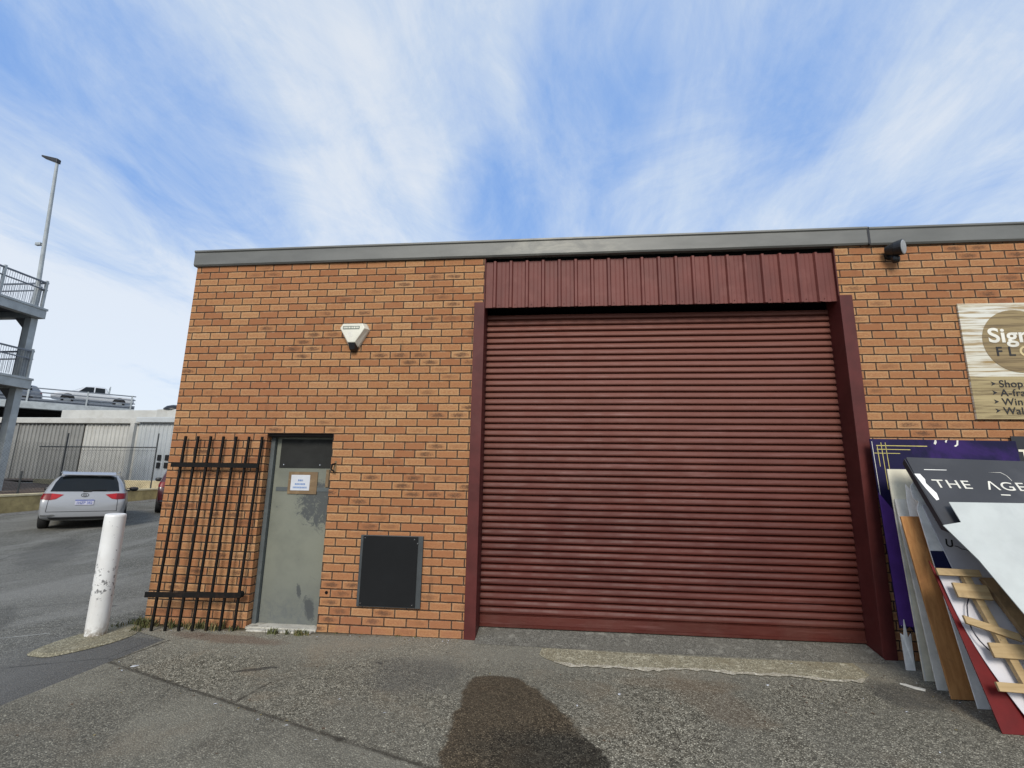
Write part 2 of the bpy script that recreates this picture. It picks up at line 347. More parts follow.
M['coreboard'] = simple('white_core', (.84, .83, .79), .6, blotch=(.52, .50, .47), stain_amt=.4, stain_scale=9)
M['lavender'] = simple('lavender_board', (.58, .57, .60), .45, var=.06, blotch=(.46, .46, .50), stain_amt=.4)
M['navy'] = simple('navy_vinyl', (.012, .014, .060), .3); M['red'] = simple('red_vinyl', (.12, .0055, .006), .55, spec=.25, var=.15, blotch=(.09, .006, .007), stain_amt=.6)
M['slate'] = simple('slate_vinyl', (.046, .048, .054), .5, spec=.3, var=.12, scale=2.2, blotch=(.062, .064, .07), stain_amt=.6, stain_scale=2.2)
M['slateedge'] = simple('slate_edge', (.035, .037, .040), .5)
M['darksign'] = simple('dark_sign', (.016, .016, .018), .4); M['cable'] = simple('cable', (.012, .014, .03), .5)
M['ply'] = mat_wood('plywood', (.50, .25, .085), (.37, .165, .052), (.17, .072, .028), (26, 26, 2.2))
M['pine'] = mat_wood('pine', (.46, .335, .175), (.36, .25, .12), (.19, .13, .068), (2.5, 40, 40))
M['pinedark'] = mat_wood('pine_weathered', (.33, .22, .11), (.25, .16, .08), (.10, .07, .045), (26, 26, 3))
M['galv'] = simple('galvanised', (.34, .37, .38), .5, metal=.25, var=.15, scale=2, blotch=(.24, .26, .27), stain_amt=.5)
M['galvdark'] = simple('deck_underside', (.10, .105, .11), .7); M['railsteel'] = simple('rail_steel', (.14, .16, .19), .5, metal=.2)
M['whitesteel'] = simple('white_cladding', (.50, .50, .47), .5, var=.08, scale=1, blotch=(.42, .41, .37), stain_amt=.5, stain_scale=.8)
M['shadesteel'] = simple('shaded_cladding', (.26, .262, .25), .5, var=.10, scale=1, blotch=(.24, .24, .235), stain_amt=.5, stain_scale=.8)  # cladding colour darkened to put shade on the left factory wall
M['bluewhite'] = simple('pale_cladding', (.50, .53, .54), .45, var=.06, scale=1)
M['lime'] = simple('limestone', (.40, .31, .14), .9, var=.25, scale=3, blotch=(.22, .17, .08), stain_amt=.6, stain_scale=1.5, bump=.4, bscale=12)
M['limecap'] = simple('limestone_cap', (.56, .48, .30), .9, var=.15, scale=3, blotch=(.36, .31, .2), stain_amt=.4)
M['kerb'] = mat_concrete('kerb_concrete', (.26, .25, .23), (.34, .33, .30), 60)
M['mulch'] = simple('garden_mulch', (.10, .062, .038), .95, var=.4, scale=9, blotch=(.20, .17, .13), stain_amt=.6, stain_scale=5, bump=.8, bscale=20)
M['fencesteel'] = simple('fence_steel', (.055, .060, .062), .5, metal=.3)
M['silver'] = simple('silver_paint', (.31, .32, .335), .34, metal=.15, var=.02, scale=.5, coat=.5); M['darkred'] = simple('dark_red_paint', (.05, .008, .01), .3, coat=.6)
M['white_paint'] = simple('white_car_paint', (.55, .57, .59), .3, var=.03, coat=.5); M['greycar'] = simple('grey_car_paint', (.12, .14, .17), .3, metal=.4, coat=.6)
M['glass'] = simple('tinted_glass', (.006, .008, .009), .10, var=.1, spec=.35); M['tyre'] = simple('tyre_rubber', (.014, .014, .014), .8)
M['taillight'] = simple('red_lens', (.34, .008, .012), .35, spec=.3); M['darklight'] = simple('dark_red_lens', (.16, .006, .010), .35, spec=.3)
M['plate'] = simple('plate_white', (.42, .42, .50), .4); M['plateblue'] = simple('plate_blue', (.07, .10, .32), .4)
M['trim'] = simple('car_trim', (.02, .02, .022), .5); M['grass'] = simple('weed_leaf', (.085, .092, .030), .8, var=.5, scale=30)
M['drygrass'] = simple('dry_weed', (.20, .16, .07), .9, var=.4, scale=30)

# ------------------------------------------------------------------ mesh helper
class MB:
    def __init__(s): s.v = []; s.f = []; s.mi = []
    def add(s, vs, fs, mi=0):
        o = len(s.v); s.v += [tuple(p) for p in vs]; s.f += [tuple(i+o for i in f) for f in fs]; s.mi += [mi]*len(fs); return s
    def box(s, a, b, mi=0):
        x0, y0, z0 = a; x1, y1, z1 = b
        return s.add([(x0, y0, z0), (x1, y0, z0), (x1, y1, z0), (x0, y1, z0), (x0, y0, z1), (x1, y0, z1), (x1, y1, z1), (x0, y1, z1)],
                     [(0, 3, 2, 1), (4, 5, 6, 7), (0, 1, 5, 4), (1, 2, 6, 5), (2, 3, 7, 6), (3, 0, 4, 7)], mi)
    def hexa(s, p, mi=0):   # 8 points, bottom ring then top ring
        return s.add(p, [(0, 3, 2, 1), (4, 5, 6, 7), (0, 1, 5, 4), (1, 2, 6, 5), (2, 3, 7, 6), (3, 0, 4, 7)], mi)
    def beam(s, a, b, w, h, up=(0, 0, 1), mi=0):
        a, b = V(a), V(b); d = (b-a).normalized(); u = V(up)
        sd = d.cross(u)
        if sd.length < 1e-4: sd = d.cross(V((0, 1, 0)))
        sd.normalize(); u = sd.cross(d).normalized()
        sd = sd*w/2; u = u*h/2
        return s.hexa([a-sd-u, a+sd-u, b+sd-u, b-sd-u, a-sd+u, a+sd+u, b+sd+u, b-sd+u], mi)
    def tube(s, a, b, r0, r1=None, n=12, caps=True, mi=0):
        a, b = V(a), V(b); r1 = r0 if r1 is None else r1
        d = (b-a).normalized(); q = V((0, 0, 1)).rotation_difference(d)
        vs = []
        for c, r in ((a, r0), (b, r1)):
            for i in range(n):
                t = 2*math.pi*i/n; vs.append(c + q @ V((r*math.cos(t), r*math.sin(t), 0)))
        fs = [(i, (i+1) % n, n+(i+1) % n, n+i) for i in range(n)]
        if caps: fs += [tuple(range(n))[::-1], tuple(range(n, 2*n))]
        return s.add(vs, fs, mi)
    def path(s, pts, r, n=8):
        for i in range(len(pts)-1): s.tube(pts[i], pts[i+1], r, r, n)
        return s
    def prism(s, pts, off, mi=0):   # polygon pts extruded by vector off
        n = len(pts); off = V(off)
        vs = [V(p) for p in pts] + [V(p)+off for p in pts]
        return s.add(vs, [tuple(range(n)), tuple(range(n, 2*n))[::-1]] + [((i+1) % n, i, n+i, n+(i+1) % n) for i in range(n)], mi)
    def lathe(s, prof, c, n=24, mi=0):
        c = V(c); vs = []
        for r, z in prof:
            for i in range(n): t = 2*math.pi*i/n; vs.append(c+V((r*math.cos(t), r*math.sin(t), z)))
        fs = []
        for k in range(len(prof)-1):
            for i in range(n): fs.append((k*n+i, k*n+(i+1) % n, (k+1)*n+(i+1) % n, (k+1)*n+i))
        return s.add(vs, fs, mi)
    def build(s, name, mat, parent=None, smooth=False, bevel=0.0, fix=True):
        me = bpy.data.meshes.new(name); me.from_pydata([tuple(v) for v in s.v], [], s.f)
        for mm in (mat if isinstance(mat, (list, tuple)) else [mat]): me.materials.append(M[mm] if isinstance(mm, str) else mm)
        for p, i in zip(me.polygons, s.mi): p.material_index = i; p.use_smooth = smooth
        if fix:
            bm = bmesh.new(); bm.from_mesh(me); bmesh.ops.recalc_face_normals(bm, faces=bm.faces); bm.to_mesh(me); bm.free()
        o = bpy.data.objects.new(name, me); COL.objects.link(o)
        if parent is not None: o.parent = parent
        if smooth == 'auto': pass
        if bevel:
            md = o.modifiers.new('bevel', 'BEVEL'); md.width = bevel; md.segments = 2; md.limit_method = 'ANGLE'; md.angle_limit = math.radians(40)
        return o

def tag(o, label=None, cat=None, group=None, kind=None):
    if label: o['label'] = label
    if cat: o['category'] = cat
    if group: o['group'] = group
    if kind: o['kind'] = kind
    return o
def thing(name, label, cat, loc=(0, 0, 0), rz=0, group=None):
    o = bpy.data.objects.new(name, None); COL.objects.link(o); o.location = loc; o.rotation_euler = (0, 0, rz); o.empty_display_size = .2
    return tag(o, label, cat, group)
def text(body, size, mat4, mat, name, parent, ext=.002, bold=0.0, spacing=1.0, align='LEFT', sx=1.0):
    cu = bpy.data.curves.new(name, 'FONT'); cu.body = body; cu.size = size; cu.extrude = ext; cu.offset = bold; cu.space_character = spacing; cu.align_x = align
    to = bpy.data.objects.new(name+'_src', cu); COL.objects.link(to)
    dg = bpy.context.evaluated_depsgraph_get(); me = bpy.data.meshes.new_from_object(to.evaluated_get(dg))
    bpy.data.objects.remove(to); bpy.data.curves.remove(cu)
    me.transform(mat4 @ Matrix.Diagonal((sx, 1, 1, 1))); me.name = name
    me.materials.clear(); me.materials.append(M[mat])
    o = bpy.data.objects.new(name, me); COL.objects.link(o); o.parent = parent; return o
def frame4(o, ex, ey):
    ex = V(ex).normalized(); ey = V(ey); ey = (ey-ex*ey.dot(ex)).normalized(); ez = ex.cross(ey)
    m = Matrix((ex, ey, ez)).transposed().to_4x4(); m.translation = V(o); return m

# ------------------------------------------------------------------ ground
CAM = V((4.600, -5.3186, 1.618))
def gh(x, y):
    zc = (x-CAM.x)*-.0976+(y-CAM.y)*.976
    s = math.log1p(math.exp(min(40, zc-9))); f = min(1, max(0, (-x-1)/5)); f = f*f*(3-2*f)
    return min(.04*s*f, .6)
def frange(a, b, n): return [a+(b-a)*i/n for i in range(n+1)]
gx = [-400, -150, -80, -50] + frange(-40, 0, 80) + frange(2, 20, 9) + [40, 80, 150, 400]
gy = [-400, -150, -80, -40, -20, -12] + frange(-8, 40, 96) + [60, 100, 180, 400]
mb = MB(); nx, ny = len(gx), len(gy)
mb.add([(x, y, gh(x, y)) for y in gy for x in gx], [(j*nx+i, j*nx+i+1, (j+1)*nx+i+1, (j+1)*nx+i) for j in range(ny-1) for i in range(nx-1)])
tag(mb.build('ground', 'asphalt', smooth=True), kind='structure')
# apron sheet between the lane and the wall
mb = MB(); mb.add([(.68, -.44, .004), (.68, -9, .004), (16, -9, .004), (16, -.0, .004), (.2, -.0, .004), (.2, -.25, .004)], [(0, 1, 2, 3, 4, 5)])
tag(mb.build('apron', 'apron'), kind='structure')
# sloped ramp under the roller shutter
mb = MB(); mb.prism([(3.735, -.13, .006), (3.735, .30, .078), (3.735, .30, 0)], (3.89, 0, 0))
tag(mb.build('ramp', 'ramp', bevel=.004), kind='structure')
# ragged spill of pale concrete in front of the ramp
random.seed(3); top = []; bot = []
N_ = 60
for i in range(N_+1):
    t = i/N_; x = 4.42+2.86*t
    top.append((x, -.15-.03*math.sin(3*t), .0078))
    w = .34 if t > .10 else .16+.18*(t/.10)**.7
    if t > .93: w = .36-.12*(t-.93)/.07
    bot.append((x-.02, -.15-w*1.15-.025*math.sin(9*t)-.02*math.sin(23*t)-.03*random.random(), .0078))
mb = MB(); mb.add(top+bot, [(i, N_+1+i, N_+2+i, i+1) for i in range(N_)])
tag(mb.build('concrete_strip', 'spill'), kind='structure')
lw = [.009+.034*random.random()**2+.012*abs(math.sin(i*.7)) for i in range(N_+1)]
mb = MB()
for i in range(3, N_-2):
    a, b = V(bot[i]), V(bot[i+1]); w0 = w1 = 0; w0, w1 = lw[i], lw[i+1]
    mb.add([a+V((0, w0, .004)), a+V((0, -w0, .004)), b+V((0, -w1, .004)), b+V((0, w1, .004))], [(0, 1, 2, 3)])
tag(mb.build('concrete_lip', 'lip'), kind='structure')
# oval concrete footing collar round the bollard
mb = MB(); ring = []
for i in range(48):
    t = 2*math.pi*i/48; rx, ry = .27*(1+.05*math.sin(3*t+1)), .50*(1+.04*math.sin(5*t))
    q = V((rx*math.cos(t), ry*math.sin(t), 0)); a = math.radians(-6); q = V((q.x*math.cos(a)-q.y*math.sin(a), q.x*math.sin(a)+q.y*math.cos(a), 0))
    ring.append(V((-.01, -.56, 0))+q)
mb.add([(p.x, p.y, .005) for p in ring]+[(-.01+(p.x+.01)*.86, -.56+(p.y+.56)*.9, .024) for p in ring], [(i, (i+1) % 48, 48+(i+1) % 48, 48+i) for i in range(48)]+[tuple(range(48, 96))])
tag(mb.build('concrete_footing', 'footing', smooth=False), kind='structure')

# ------------------------------------------------------------------ brick building
OX0, OX1 = 3.72, 7.645      # shutter opening
B = thing('brick_building', 'single storey orange brick factory unit with a dark flat fascia and a maroon roller shutter', 'building')
WT = 4.30
mb = MB()
mb.box((.05, 0, -.2), (1.235, .23, WT)); mb.box((1.235, 0, 2.10), (2.03, .23, WT)); mb.box((2.03, 0, -.2), (OX0, .23, WT))
mb.box((OX1, 0, -.2), (16, .23, WT)); mb.box((.05, .23, -.2), (.28, 14, WT)); mb.box((.28, 13.77, -.2), (16, 14, WT)); mb.box((15.77, .23, -.2), (16, 13.77, WT))
mb.build('wall', 'brick', B)
MB().box((.08, .06, WT), (16.05, 14.02, WT+.05)).build('roof', 'galvdark', B)
# fascia in two lengths of folded steel, slightly out of level
def fascia(x0, x1, z0, z1):
    n = 30; mb = MB(); P = []
    for i in range(n+1):
        x = x0+(x1-x0)*i/n; k = (x-x0)/(x1-x0); zb = z0+(z1-z0)*k
        w = .004*math.sin(x*2.1)+.003*math.sin(x*5.3)
        P.append([(x, .05, zb), (x, -.028+w, zb-.006), (x, -.042+w*.6, zb+.012), (x, -.044+w*.3, zb+.165), (x, -.058, zb+.178), (x, -.056, zb+.198), (x, .06, zb+.200)])
    m_ = len(P[0]); mb.add([q for r in P for q in r], [(i*m_+j, (i+1)*m_+j, (i+1)*m_+j+1, i*m_+j+1) for i in range(n) for j in range(m_-1)])
    mb.add(P[0], [tuple(range(m_))]); mb.add(P[-1], [tuple(range(m_))])
    return mb.build('fascia', 'fascia', B)
fascia(.025, 7.985, 4.196, 4.222); fascia(7.998, 16.06, 4.215, 4.235)
MB().box((7.979, -.050, 4.218), (8.003, -.02, 4.42)).build('fascia_joint', 'black', B)
# maroon ribbed cladding above the shutter
mb = MB(); prof = []
x = OX0+.012; prof.append((x, 0)); x += .085
rib = []
while x < OX1-.05:
    for dx, d in ((0, 0), (.014, -.029), (.038, -.029), (.052, 0), (.098, 0), (.102, -.003), (.107, -.003), (.111, 0), (.145, 0), (.149, -.003), (.154, -.003), (.158, 0)): prof.append((x+dx, d))
    x += .19
prof = [q for q in prof if q[0] < OX1-.012]+[(OX1-.01, 0)]
random.seed(5); zb = [3.590+.004*random.random()-(0.006 if d < -.01 else 0) for _, d in prof]
n = len(prof); mb.add([(px, .040+d, z) for (px, d), z in zip(prof, zb)]+[(px, .040+d, 4.165) for px, d in prof], [(i, i+1, n+i+1, n+i) for i in range(n-1)])
mb.add([(px, .052, z) for (px, d), z in zip(prof, zb)]+[(px, .052, 4.165) for px, d in prof], [(i, i+1, n+i+1, n+i) for i in range(n-1)])
mb.build('header_cladding', 'clad', B, fix=False)
mb = MB()
xx = OX0+.175
while xx < OX1-.05: MB().tube((xx, .040, 3.625), (xx, .033, 3.625), .006, .004, 8).build('cladding_screw', 'maroon', B); xx += .19

MB().box((OX0, .07, 3.70), (OX1, .22, WT)).build('lintel', 'dark', B)
# folded steel posts each side of the opening
for x0, x1, xi in ((3.612, 3.734, 3.734), (7.632, 7.762, 7.632)):
    mb = MB(); mb.box((x0, -.014, .002), (x1, -.002, 3.645))
    if x0 < 5: mb.box((OX0+.002, -.002, .002), (x1, .27, 4.198))
    else: mb.box((x0, -.002, .002), (OX1-.002, .27, 4.198))
    mb.build('door_post', 'maroon', B, bevel=.003)
# roller shutter curtain
SY = .24; p_ = .0735; zt = 3.55; zb0 = .200
rows = []
k = 0; z = zb0
def sst(a): a = min(1, max(0, a)); return a*a*(3-2*a)
def slat2(t):   # protrusion over one pitch: undercut lower edge, flat face, top rolling back into the groove
    return -.034+.044*sst(t/.12)-.010*sst((t-.40)/.35)-.034*sst((t-.76)/.24)
while z < zt:
    for t in (0, .03, .06, .08, .10, .2, .32, .45, .55, .65, .74, .80, .85, .90, .95): rows.append((z+t*p_, slat2(t)))
    z += p_
xs = frange(OX0+.016, OX1-.016, 70)
random.seed(11)
dents = [(random.uniform(4.2, 7.3), random.choice([.75, .9, 1.1, 1.3, 1.55, .6, 2.0]), random.uniform(.06, .16), random.uniform(.004, .010)) for _ in range(16)]
def dent(x, z):
    d = 0
    for a, b, r, h in dents:
        q = ((x-a)/r)**2+((z-b)/.05)**2
        if q < 9: d += h*math.exp(-q)
    return d+.004*math.sin(x*1.7+z*.9)+.002*math.sin(x*4.1-z*2.3)
mb = MB(); nx = len(xs)
mb.add([(x, SY-d+dent(x, z), z) for z, d in rows for x in xs], [(j*nx+i, j*nx+i+1, (j+1)*nx+i+1, (j+1)*nx+i) for j in range(len(rows)-1) for i in range(nx-1)])
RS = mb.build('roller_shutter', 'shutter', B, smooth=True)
mb = MB(); n = 40; P = []
for i in range(n+1):
    x = OX0+.016+(OX1-OX0-.032)*i/n; w = .004*math.sin(x*2.7)
    P.append([(x, SY+.02, .076), (x, SY-.028+w, .079), (x, SY-.030+w, .102), (x, SY-.006, .106), (x, SY-.006+dent(x, .15), .190), (x, SY-.016, .200), (x, SY+.02, .204)])
m_ = 7; mb.add([q for r in P for q in r], [(i*m_+j, (i+1)*m_+j, (i+1)*m_+j+1, i*m_+j+1) for i in range(n) for j in range(m_-1)])
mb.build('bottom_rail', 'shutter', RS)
MB().tube((OX0+.02, .47, 3.80), (OX1-.02, .47, 3.80), .2, .2, 20).build('shutter_drum', 'dark', RS)
# steel side door
MB().box((1.24, .012, 2.066), (2.028, .088, 2.099)).build('door_head_shade', 'dark', B)  # near-black strip puts in the shade under the door head
D = MB().box((1.290, .135, .03), (2.027, .149, 2.074)).build('side_door', 'door', B, bevel=.002)
mb = MB(); mb.box((1.237, .09, .02), (1.285, .22, 2.098)); mb.box((1.285, .09, 2.078), (2.028, .22, 2.098)); mb.box((1.285, .15, .03), (1.322, .22, 2.076)); mb.build('door_frame', 'frame', D, bevel=.002)
MB().box((1.345, .127, 1.715), (2.028, .1345, 2.045)).build('kick_sheet', 'sheet', D)
MB().box((1.33, .129, 1.45), (2.028, .1348, 1.495)).build('cover_strip', 'frame', D)
for hx, hz in ((1.40, 1.75), (1.84, 1.75), (1.98, 1.60), (1.98, 1.66)): MB().tube((hx, .128, hz), (hx, .120, hz), .010, .007, 10).build('bolt', 'chrome', D)
mb = MB(); mb.box((1.925, .118, 1.50), (1.962, .1345, 1.70)); mb.build('lock_plate', 'tape', D, bevel=.002)
MB().box((1.237, -.02, .004), (2.028, .14, .032)).box((1.30, -.10, .005), (2.01, -.02, .024)).build('door_step', 'step', B, bevel=.006)

# ------------------------------------------------------------------ things on the wall
T = thing('door_notice', 'white printed notice framed by brown tape on the grey side door', 'notice', (1.625, .125, 1.545))
mb = MB(); mb.box((-.15, -.002, -.125), (.20, .004, .125)); mb.build('tape', 'tape', T)
MB().box((-.115, -.005, -.085), (.112, -.0025, .090)).build('paper', 'paper', T, bevel=0)
random.seed(2)
for zz, (a, b) in zip((.028, -.014, -.052), ((-.03, .03), (-.065, .06), (-.085, .085))):
    x = a; mb = MB()
    while x < b: w = random.uniform(.008, .018); mb.box((x, -.0062, zz-.010), (min(x+w, b), -.0052, zz+.010)); x += w+.004
    mb.build('printed_line', 'ink', T)


T = thing('access_panel', 'black square metal cover panel screwed low on the brick wall between side door and shutter', 'panel', (2.80, 0, .645))
MB().box((-.345, -.030, -.362), (.345, -.001, .362)).build('frame', 'panelside', T, bevel=.003)
MB().box((-.313, -.040, -.350), (.292, -.0305, .355)).build('cover', 'blackpanel', T, bevel=.002)
for sx, sz in ((-.29, .335), (.255, .33), (-.295, -.325), (.262, -.325), (.29, .29)): MB().tube((sx, -.0405, sz), (sx, -.047, sz), .009, .006, 10).build('screw', 'chrome', T)

T = thing('alarm_box', 'cream triangular burglar alarm siren box with a black strobe at its lower tip', 'alarm', (2.20, 0, 3.24))
base = [(-.165, .09), (-.125, .155), (.135, .155), (.170, .085), (.055, -.125), (-.055, -.125)]
front = [(-.150, .085), (-.118, .138), (.118, .138), (.145, .080), (.040, -.085), (-.045, -.085)]
mb = MB(); mb.add([(x, 0, z) for x, z in base]+[(x, -.035, z) for x, z in base]+[(x, -.105, z) for x, z in front],
                  [(i, (i+1) % 6, 6+(i+1) % 6, 6+i) for i in range(6)]+[(6+i, 6+(i+1) % 6, 12+(i+1) % 6, 12+i) for i in range(6)]+[(12, 13, 14, 15, 16, 17)])
mb.build('case', 'cream', T, bevel=.006)
mb = MB(); mb.add([(-.054, -.012, -.1255), (.054, -.012, -.1255), (.040, -.100, -.0875), (-.044, -.100, -.0875), (-.036, -.02, -.180), (.036, -.02, -.180), (.028, -.075, -.165), (-.030, -.075, -.165)],
              [(0, 1, 2, 3), (4, 7, 6, 5), (0, 4, 5, 1), (1, 5, 6, 2), (2, 6, 7, 3), (3, 7, 4, 0)]); mb.build('strobe', 'black', T, bevel=.004)
MB().box((-.115, -.1075, .070), (.085, -.1055, .108)).build('label_strip', 'greylabel', T)
mb = MB(); x = -.105; random.seed(8)
while x < .072: w = random.uniform(.010, .020); mb.box((x, -.109, .079), (x+w, -.1076, .099)); x += w+.006
mb.build('label_letters', 'cream', T)
mb = MB(); a = []
for i in range(20):
    t = 2*math.pi*i/20; a += [(-.025+.030*math.cos(t), -.1062, .005+.030*math.sin(t)), (-.025+.022*math.cos(t), -.1062, .005+.022*math.sin(t))]
mb.add(a, [(2*i, (2*i+2) % 40, (2*i+3) % 40, 2*i+1) for i in range(20)]); mb.box((-.030, -.1066, -.012), (-.020, -.1056, .022)); mb.build('emblem', 'greyboard', T)

T = thing('floodlight', 'black outdoor floodlight with motion sensor mounted on brick under the fascia', 'floodlight', (8.20, 0, 4.095))
mb = MB(); mb.tube((0, 0, 0), (0, -.03, 0), .055, .05, 20); mb.tube((0, -.03, .01), (.0, -.09, .02), .018, .018, 10); mb.build('mount', 'black', T)
d = V((.62, -.76, -.10)).normalized(); c = V((-.01, -.12, .02))
mb = MB(); mb.tube(c-d*.085, c+d*.00, .045, .075, 20); mb.tube(c, c+d*.075, .075, .085, 20); mb.build('lamp_head', 'black', T, bevel=.004)
mb = MB(); mb.tube(c+d*.0755, c+d*.079, .076, .070, 20); mb.build('lamp_glass', 'lens', T)
mb = MB(); mb.lathe([(0, -.06), (.028, -.055), (.040, -.03), (.042, 0), (.03, .02), (0, .025)], (.005, -.085, -.065), 16); mb.build('sensor', 'black', T, smooth=True)

T = thing('shop_sign', 'weathered white and brown timber shop sign with a tan circle on the brick wall', 'sign', (8.785, -.004, 2.29))
MB().box((0, -.022, 0), (2.3, 0, 1.225)).build('board', 'signwhite', T, bevel=.003)
MB().box((.001, -.0245, .001), (2.299, -.0225, .437)).build('lower_band', 'signbrown', T)
mb = MB(); mb.tube((.515, -.0225, .81), (.515, -.0248, .81), .335, .335, 64); mb.build('circle', 'signtan', T)
def wtext(b, size, x, z, mat, bold=.0, sp=1.0, y=-.0265, sx=1.0): return text(b, size, frame4((x, y, z), (1, 0, 0), (0, 0, 1)), mat, 'lettering', T, .0008, bold, sp, sx=sx)
wtext('Sign', .215, .235, .80, 'letterwhite', .0045, 1.02, sx=1.16)
wtext('F', .135, .285, .655, 'letterblack', .003); wtext('L', .135, .40, .655, 'letterblack', .003); wtext('O', .145, .505, .652, 'lettertan', .003)
for i, s_ in enumerate(('Shop', 'A-fra', 'Wind', 'Wall')):
    z = .335-.0925*i; wtext(s_, .102, .258, z-.008, 'letterblack', .0012, 1.05, sx=1.05)
    MB().add([(.185, -.0262, z+.052), (.232, -.0262, z+.028), (.185, -.0262, z+.004), (.198, -.0262, z+.028)], [(0, 1, 3), (1, 2, 3)]).build('bullet', 'letterblack', T)

# security grille leaning against the wall left of the door
T = thing('security_grille', 'black steel bar security grille leaning open against the brick beside the grey door', 'grille', (.70, -.14, 0))
xb = [.335, .473, .610, .748, .885, 1.022, 1.160]; xt = [.262, .418, .575, .732, .888, 1.045, 1.205]
yb = [-.225, -.205, -.185, -.165, -.14, -.115, -.09]
lo = T.location
def gp(i, k):   # point on bar i at fraction k of its height
    return V((xb[i]+(xt[i]-xb[i])*k, yb[i]+(-.045-yb[i])*k, .008+2.05*k))-lo
for i in range(7): MB().beam(gp(i, 0), gp(i, 1), .023, .023, (0, 1, 0)).build('bar', 'rail', T, bevel=.002)
def railp(k, x_over0, x_over1):
    a, b = gp(0, k), gp(6, k); d = (b-a).normalized(); f = V((0, -.022, .0))
    return a-d*x_over0+f, b+d*x_over1+f
a, b = railp(.172, .115, .04); MB().beam(a, b, .014, .055, (0, 0, 1)).build('rail', 'rail', T, bevel=.002)
a, b = railp(.838, .10, .02); MB().beam(a, b, .014, .050, (0, 0, 1)).build('rail', 'rail', T, bevel=.002)
q = gp(6, .172)+V((.03, -.02, .01)); MB().tube(q+V((0, .02, 0)), q+V((.0, -.035, 0)), .035, .030, 12).build('lock_boss', 'rail', T)

# bollard
T = tag(MB().lathe([(0, 0), (.092, 0), (.093, .02), (.0915, .6), (.092, 1.17), (.089, 1.192), (.077, 1.196), (0, 1.190)], (0, 0, 0), 32).build('bollard', 'bollard', smooth=True), 'white painted steel bollard with chipped paint standing in an oval concrete collar', 'bollard')
T.location = (-.070, -.455, .01); T.rotation_euler = (math.radians(2.2), math.radians(2.3), 0)

# ------------------------------------------------------------------ stack of signs and boards at right
def board(name, label, cat, mat, BL, TL, width, thick, poly=None, bevel=.002, wdir=(1, .0, 0), edge=None, group='boards and signs leaning on the wall'):
    """a sheet leaning back: BL, TL its left edge, poly in (u metres across, v metres up) on its front face"""
    BL, TL = V(BL), V(TL); up = (TL-BL); L = up.length; up.normalize()
    ex = V(wdir).normalized(); ex = (ex-up*ex.dot(up)).normalized(); nrm = ex.cross(up).normalized()   # towards the street (-y)
    if nrm.y > 0: nrm = -nrm
    P = poly or [(0, 0), (width, 0), (width, L), (0, L)]
    root = thing(name, label, cat, BL, 0, group)
    mb = MB(); mb.prism([ex*u+up*v for u, v in P], -nrm*thick); o = mb.build('sheet', mat, root, bevel=bevel)
    def at(u, v, d=0.0): return ex*u+up*v+nrm*d
    return root, at, ex, up, nrm, L, o
def patch(at, pts, mat, name, root, d=.0012, t=.001):
    mb = MB(); mb.prism([at(u, v, d) for u, v in pts], at(0, 0, 0)-at(0, 0, t)); return mb.build(name, mat, root)

# dark sign furthest right, against the wall
r_, at, ex, up, nrm, L, o = board('dark_board', 'dark charcoal sign panel with a cream letter behind the purple sign', 'sign', 'darksign', (9.04, -.16, .006), (9.06, -.035, 2.12), 1.1, .012)
text('T', .16, frame4(at(.04, L-.245, .002), ex, up), 'creamboard', 'lettering', r_, .001, .004)
# purple sign
r_, at, ex, up, nrm, L, o = board('purple_sign', 'tall deep purple sign with thin gold corner lines against the brick wall', 'sign', 'purple', (7.672, -.262, .006), (7.690, -.125, 2.07), 1.33, .014,
    poly=[(0, .34), (.02, .345), (.05, .33), (.09, .36), (.13, .30), (1.33, .0), (1.33, 2.0742), (0, 2.0742)])
for (u0, v0, u1, v1) in ((.05, 2.005, .52, 2.012), (.05, 1.968, .36, 1.974), (.02, 1.93, .26, 1.935), (.095, 1.58, .100, 2.04), (.135, 1.62, .140, 2.04), (.055, 1.80, .060, 2.0), (.012, .36, .016, 2.05)):
    patch(at, [(u0, v0), (u1, v0), (u1, v1), (u0, v1)], 'gold' if u0 > .015 else 'letterwhite', 'gold_line', r_)
for pts in ([(.60, 2.072), (.585, 2.035), (.60, 2.025), (.615, 2.05), (.612, 2.072)], [(.70, 2.072), (.69, 2.055), (.70, 2.045), (.715, 2.072)], [(.80, 2.072), (.79, 2.03), (.765, 2.015), (.78, 2.008), (.805, 2.025), (.815, 2.072)], [(.955, 1.86), (.94, 1.81), (.95, 1.81), (.966, 1.855), (.975, 1.81), (.984, 1.815), (.972, 1.87)]):
    patch(at, pts, 'letterwhite', 'script_letter', r_)
patch(at, [(0, .37), (.05, .36), (.20, .36), (.20, 1.25), (0, 1.55)], 'purpleedge', 'violet_band', r_, .0014)
mb = MB(); mb.prism([at(0, 0, 0), at(.075, 0, 0), at(.085, .30, .0), at(.05, .26, .01), at(.035, .42, .02), at(.02, .28, .01), at(0, .30, 0)], at(0, 0, 0)-at(0, 0, .012)); mb.build('torn_corner', 'coreboard', r_)
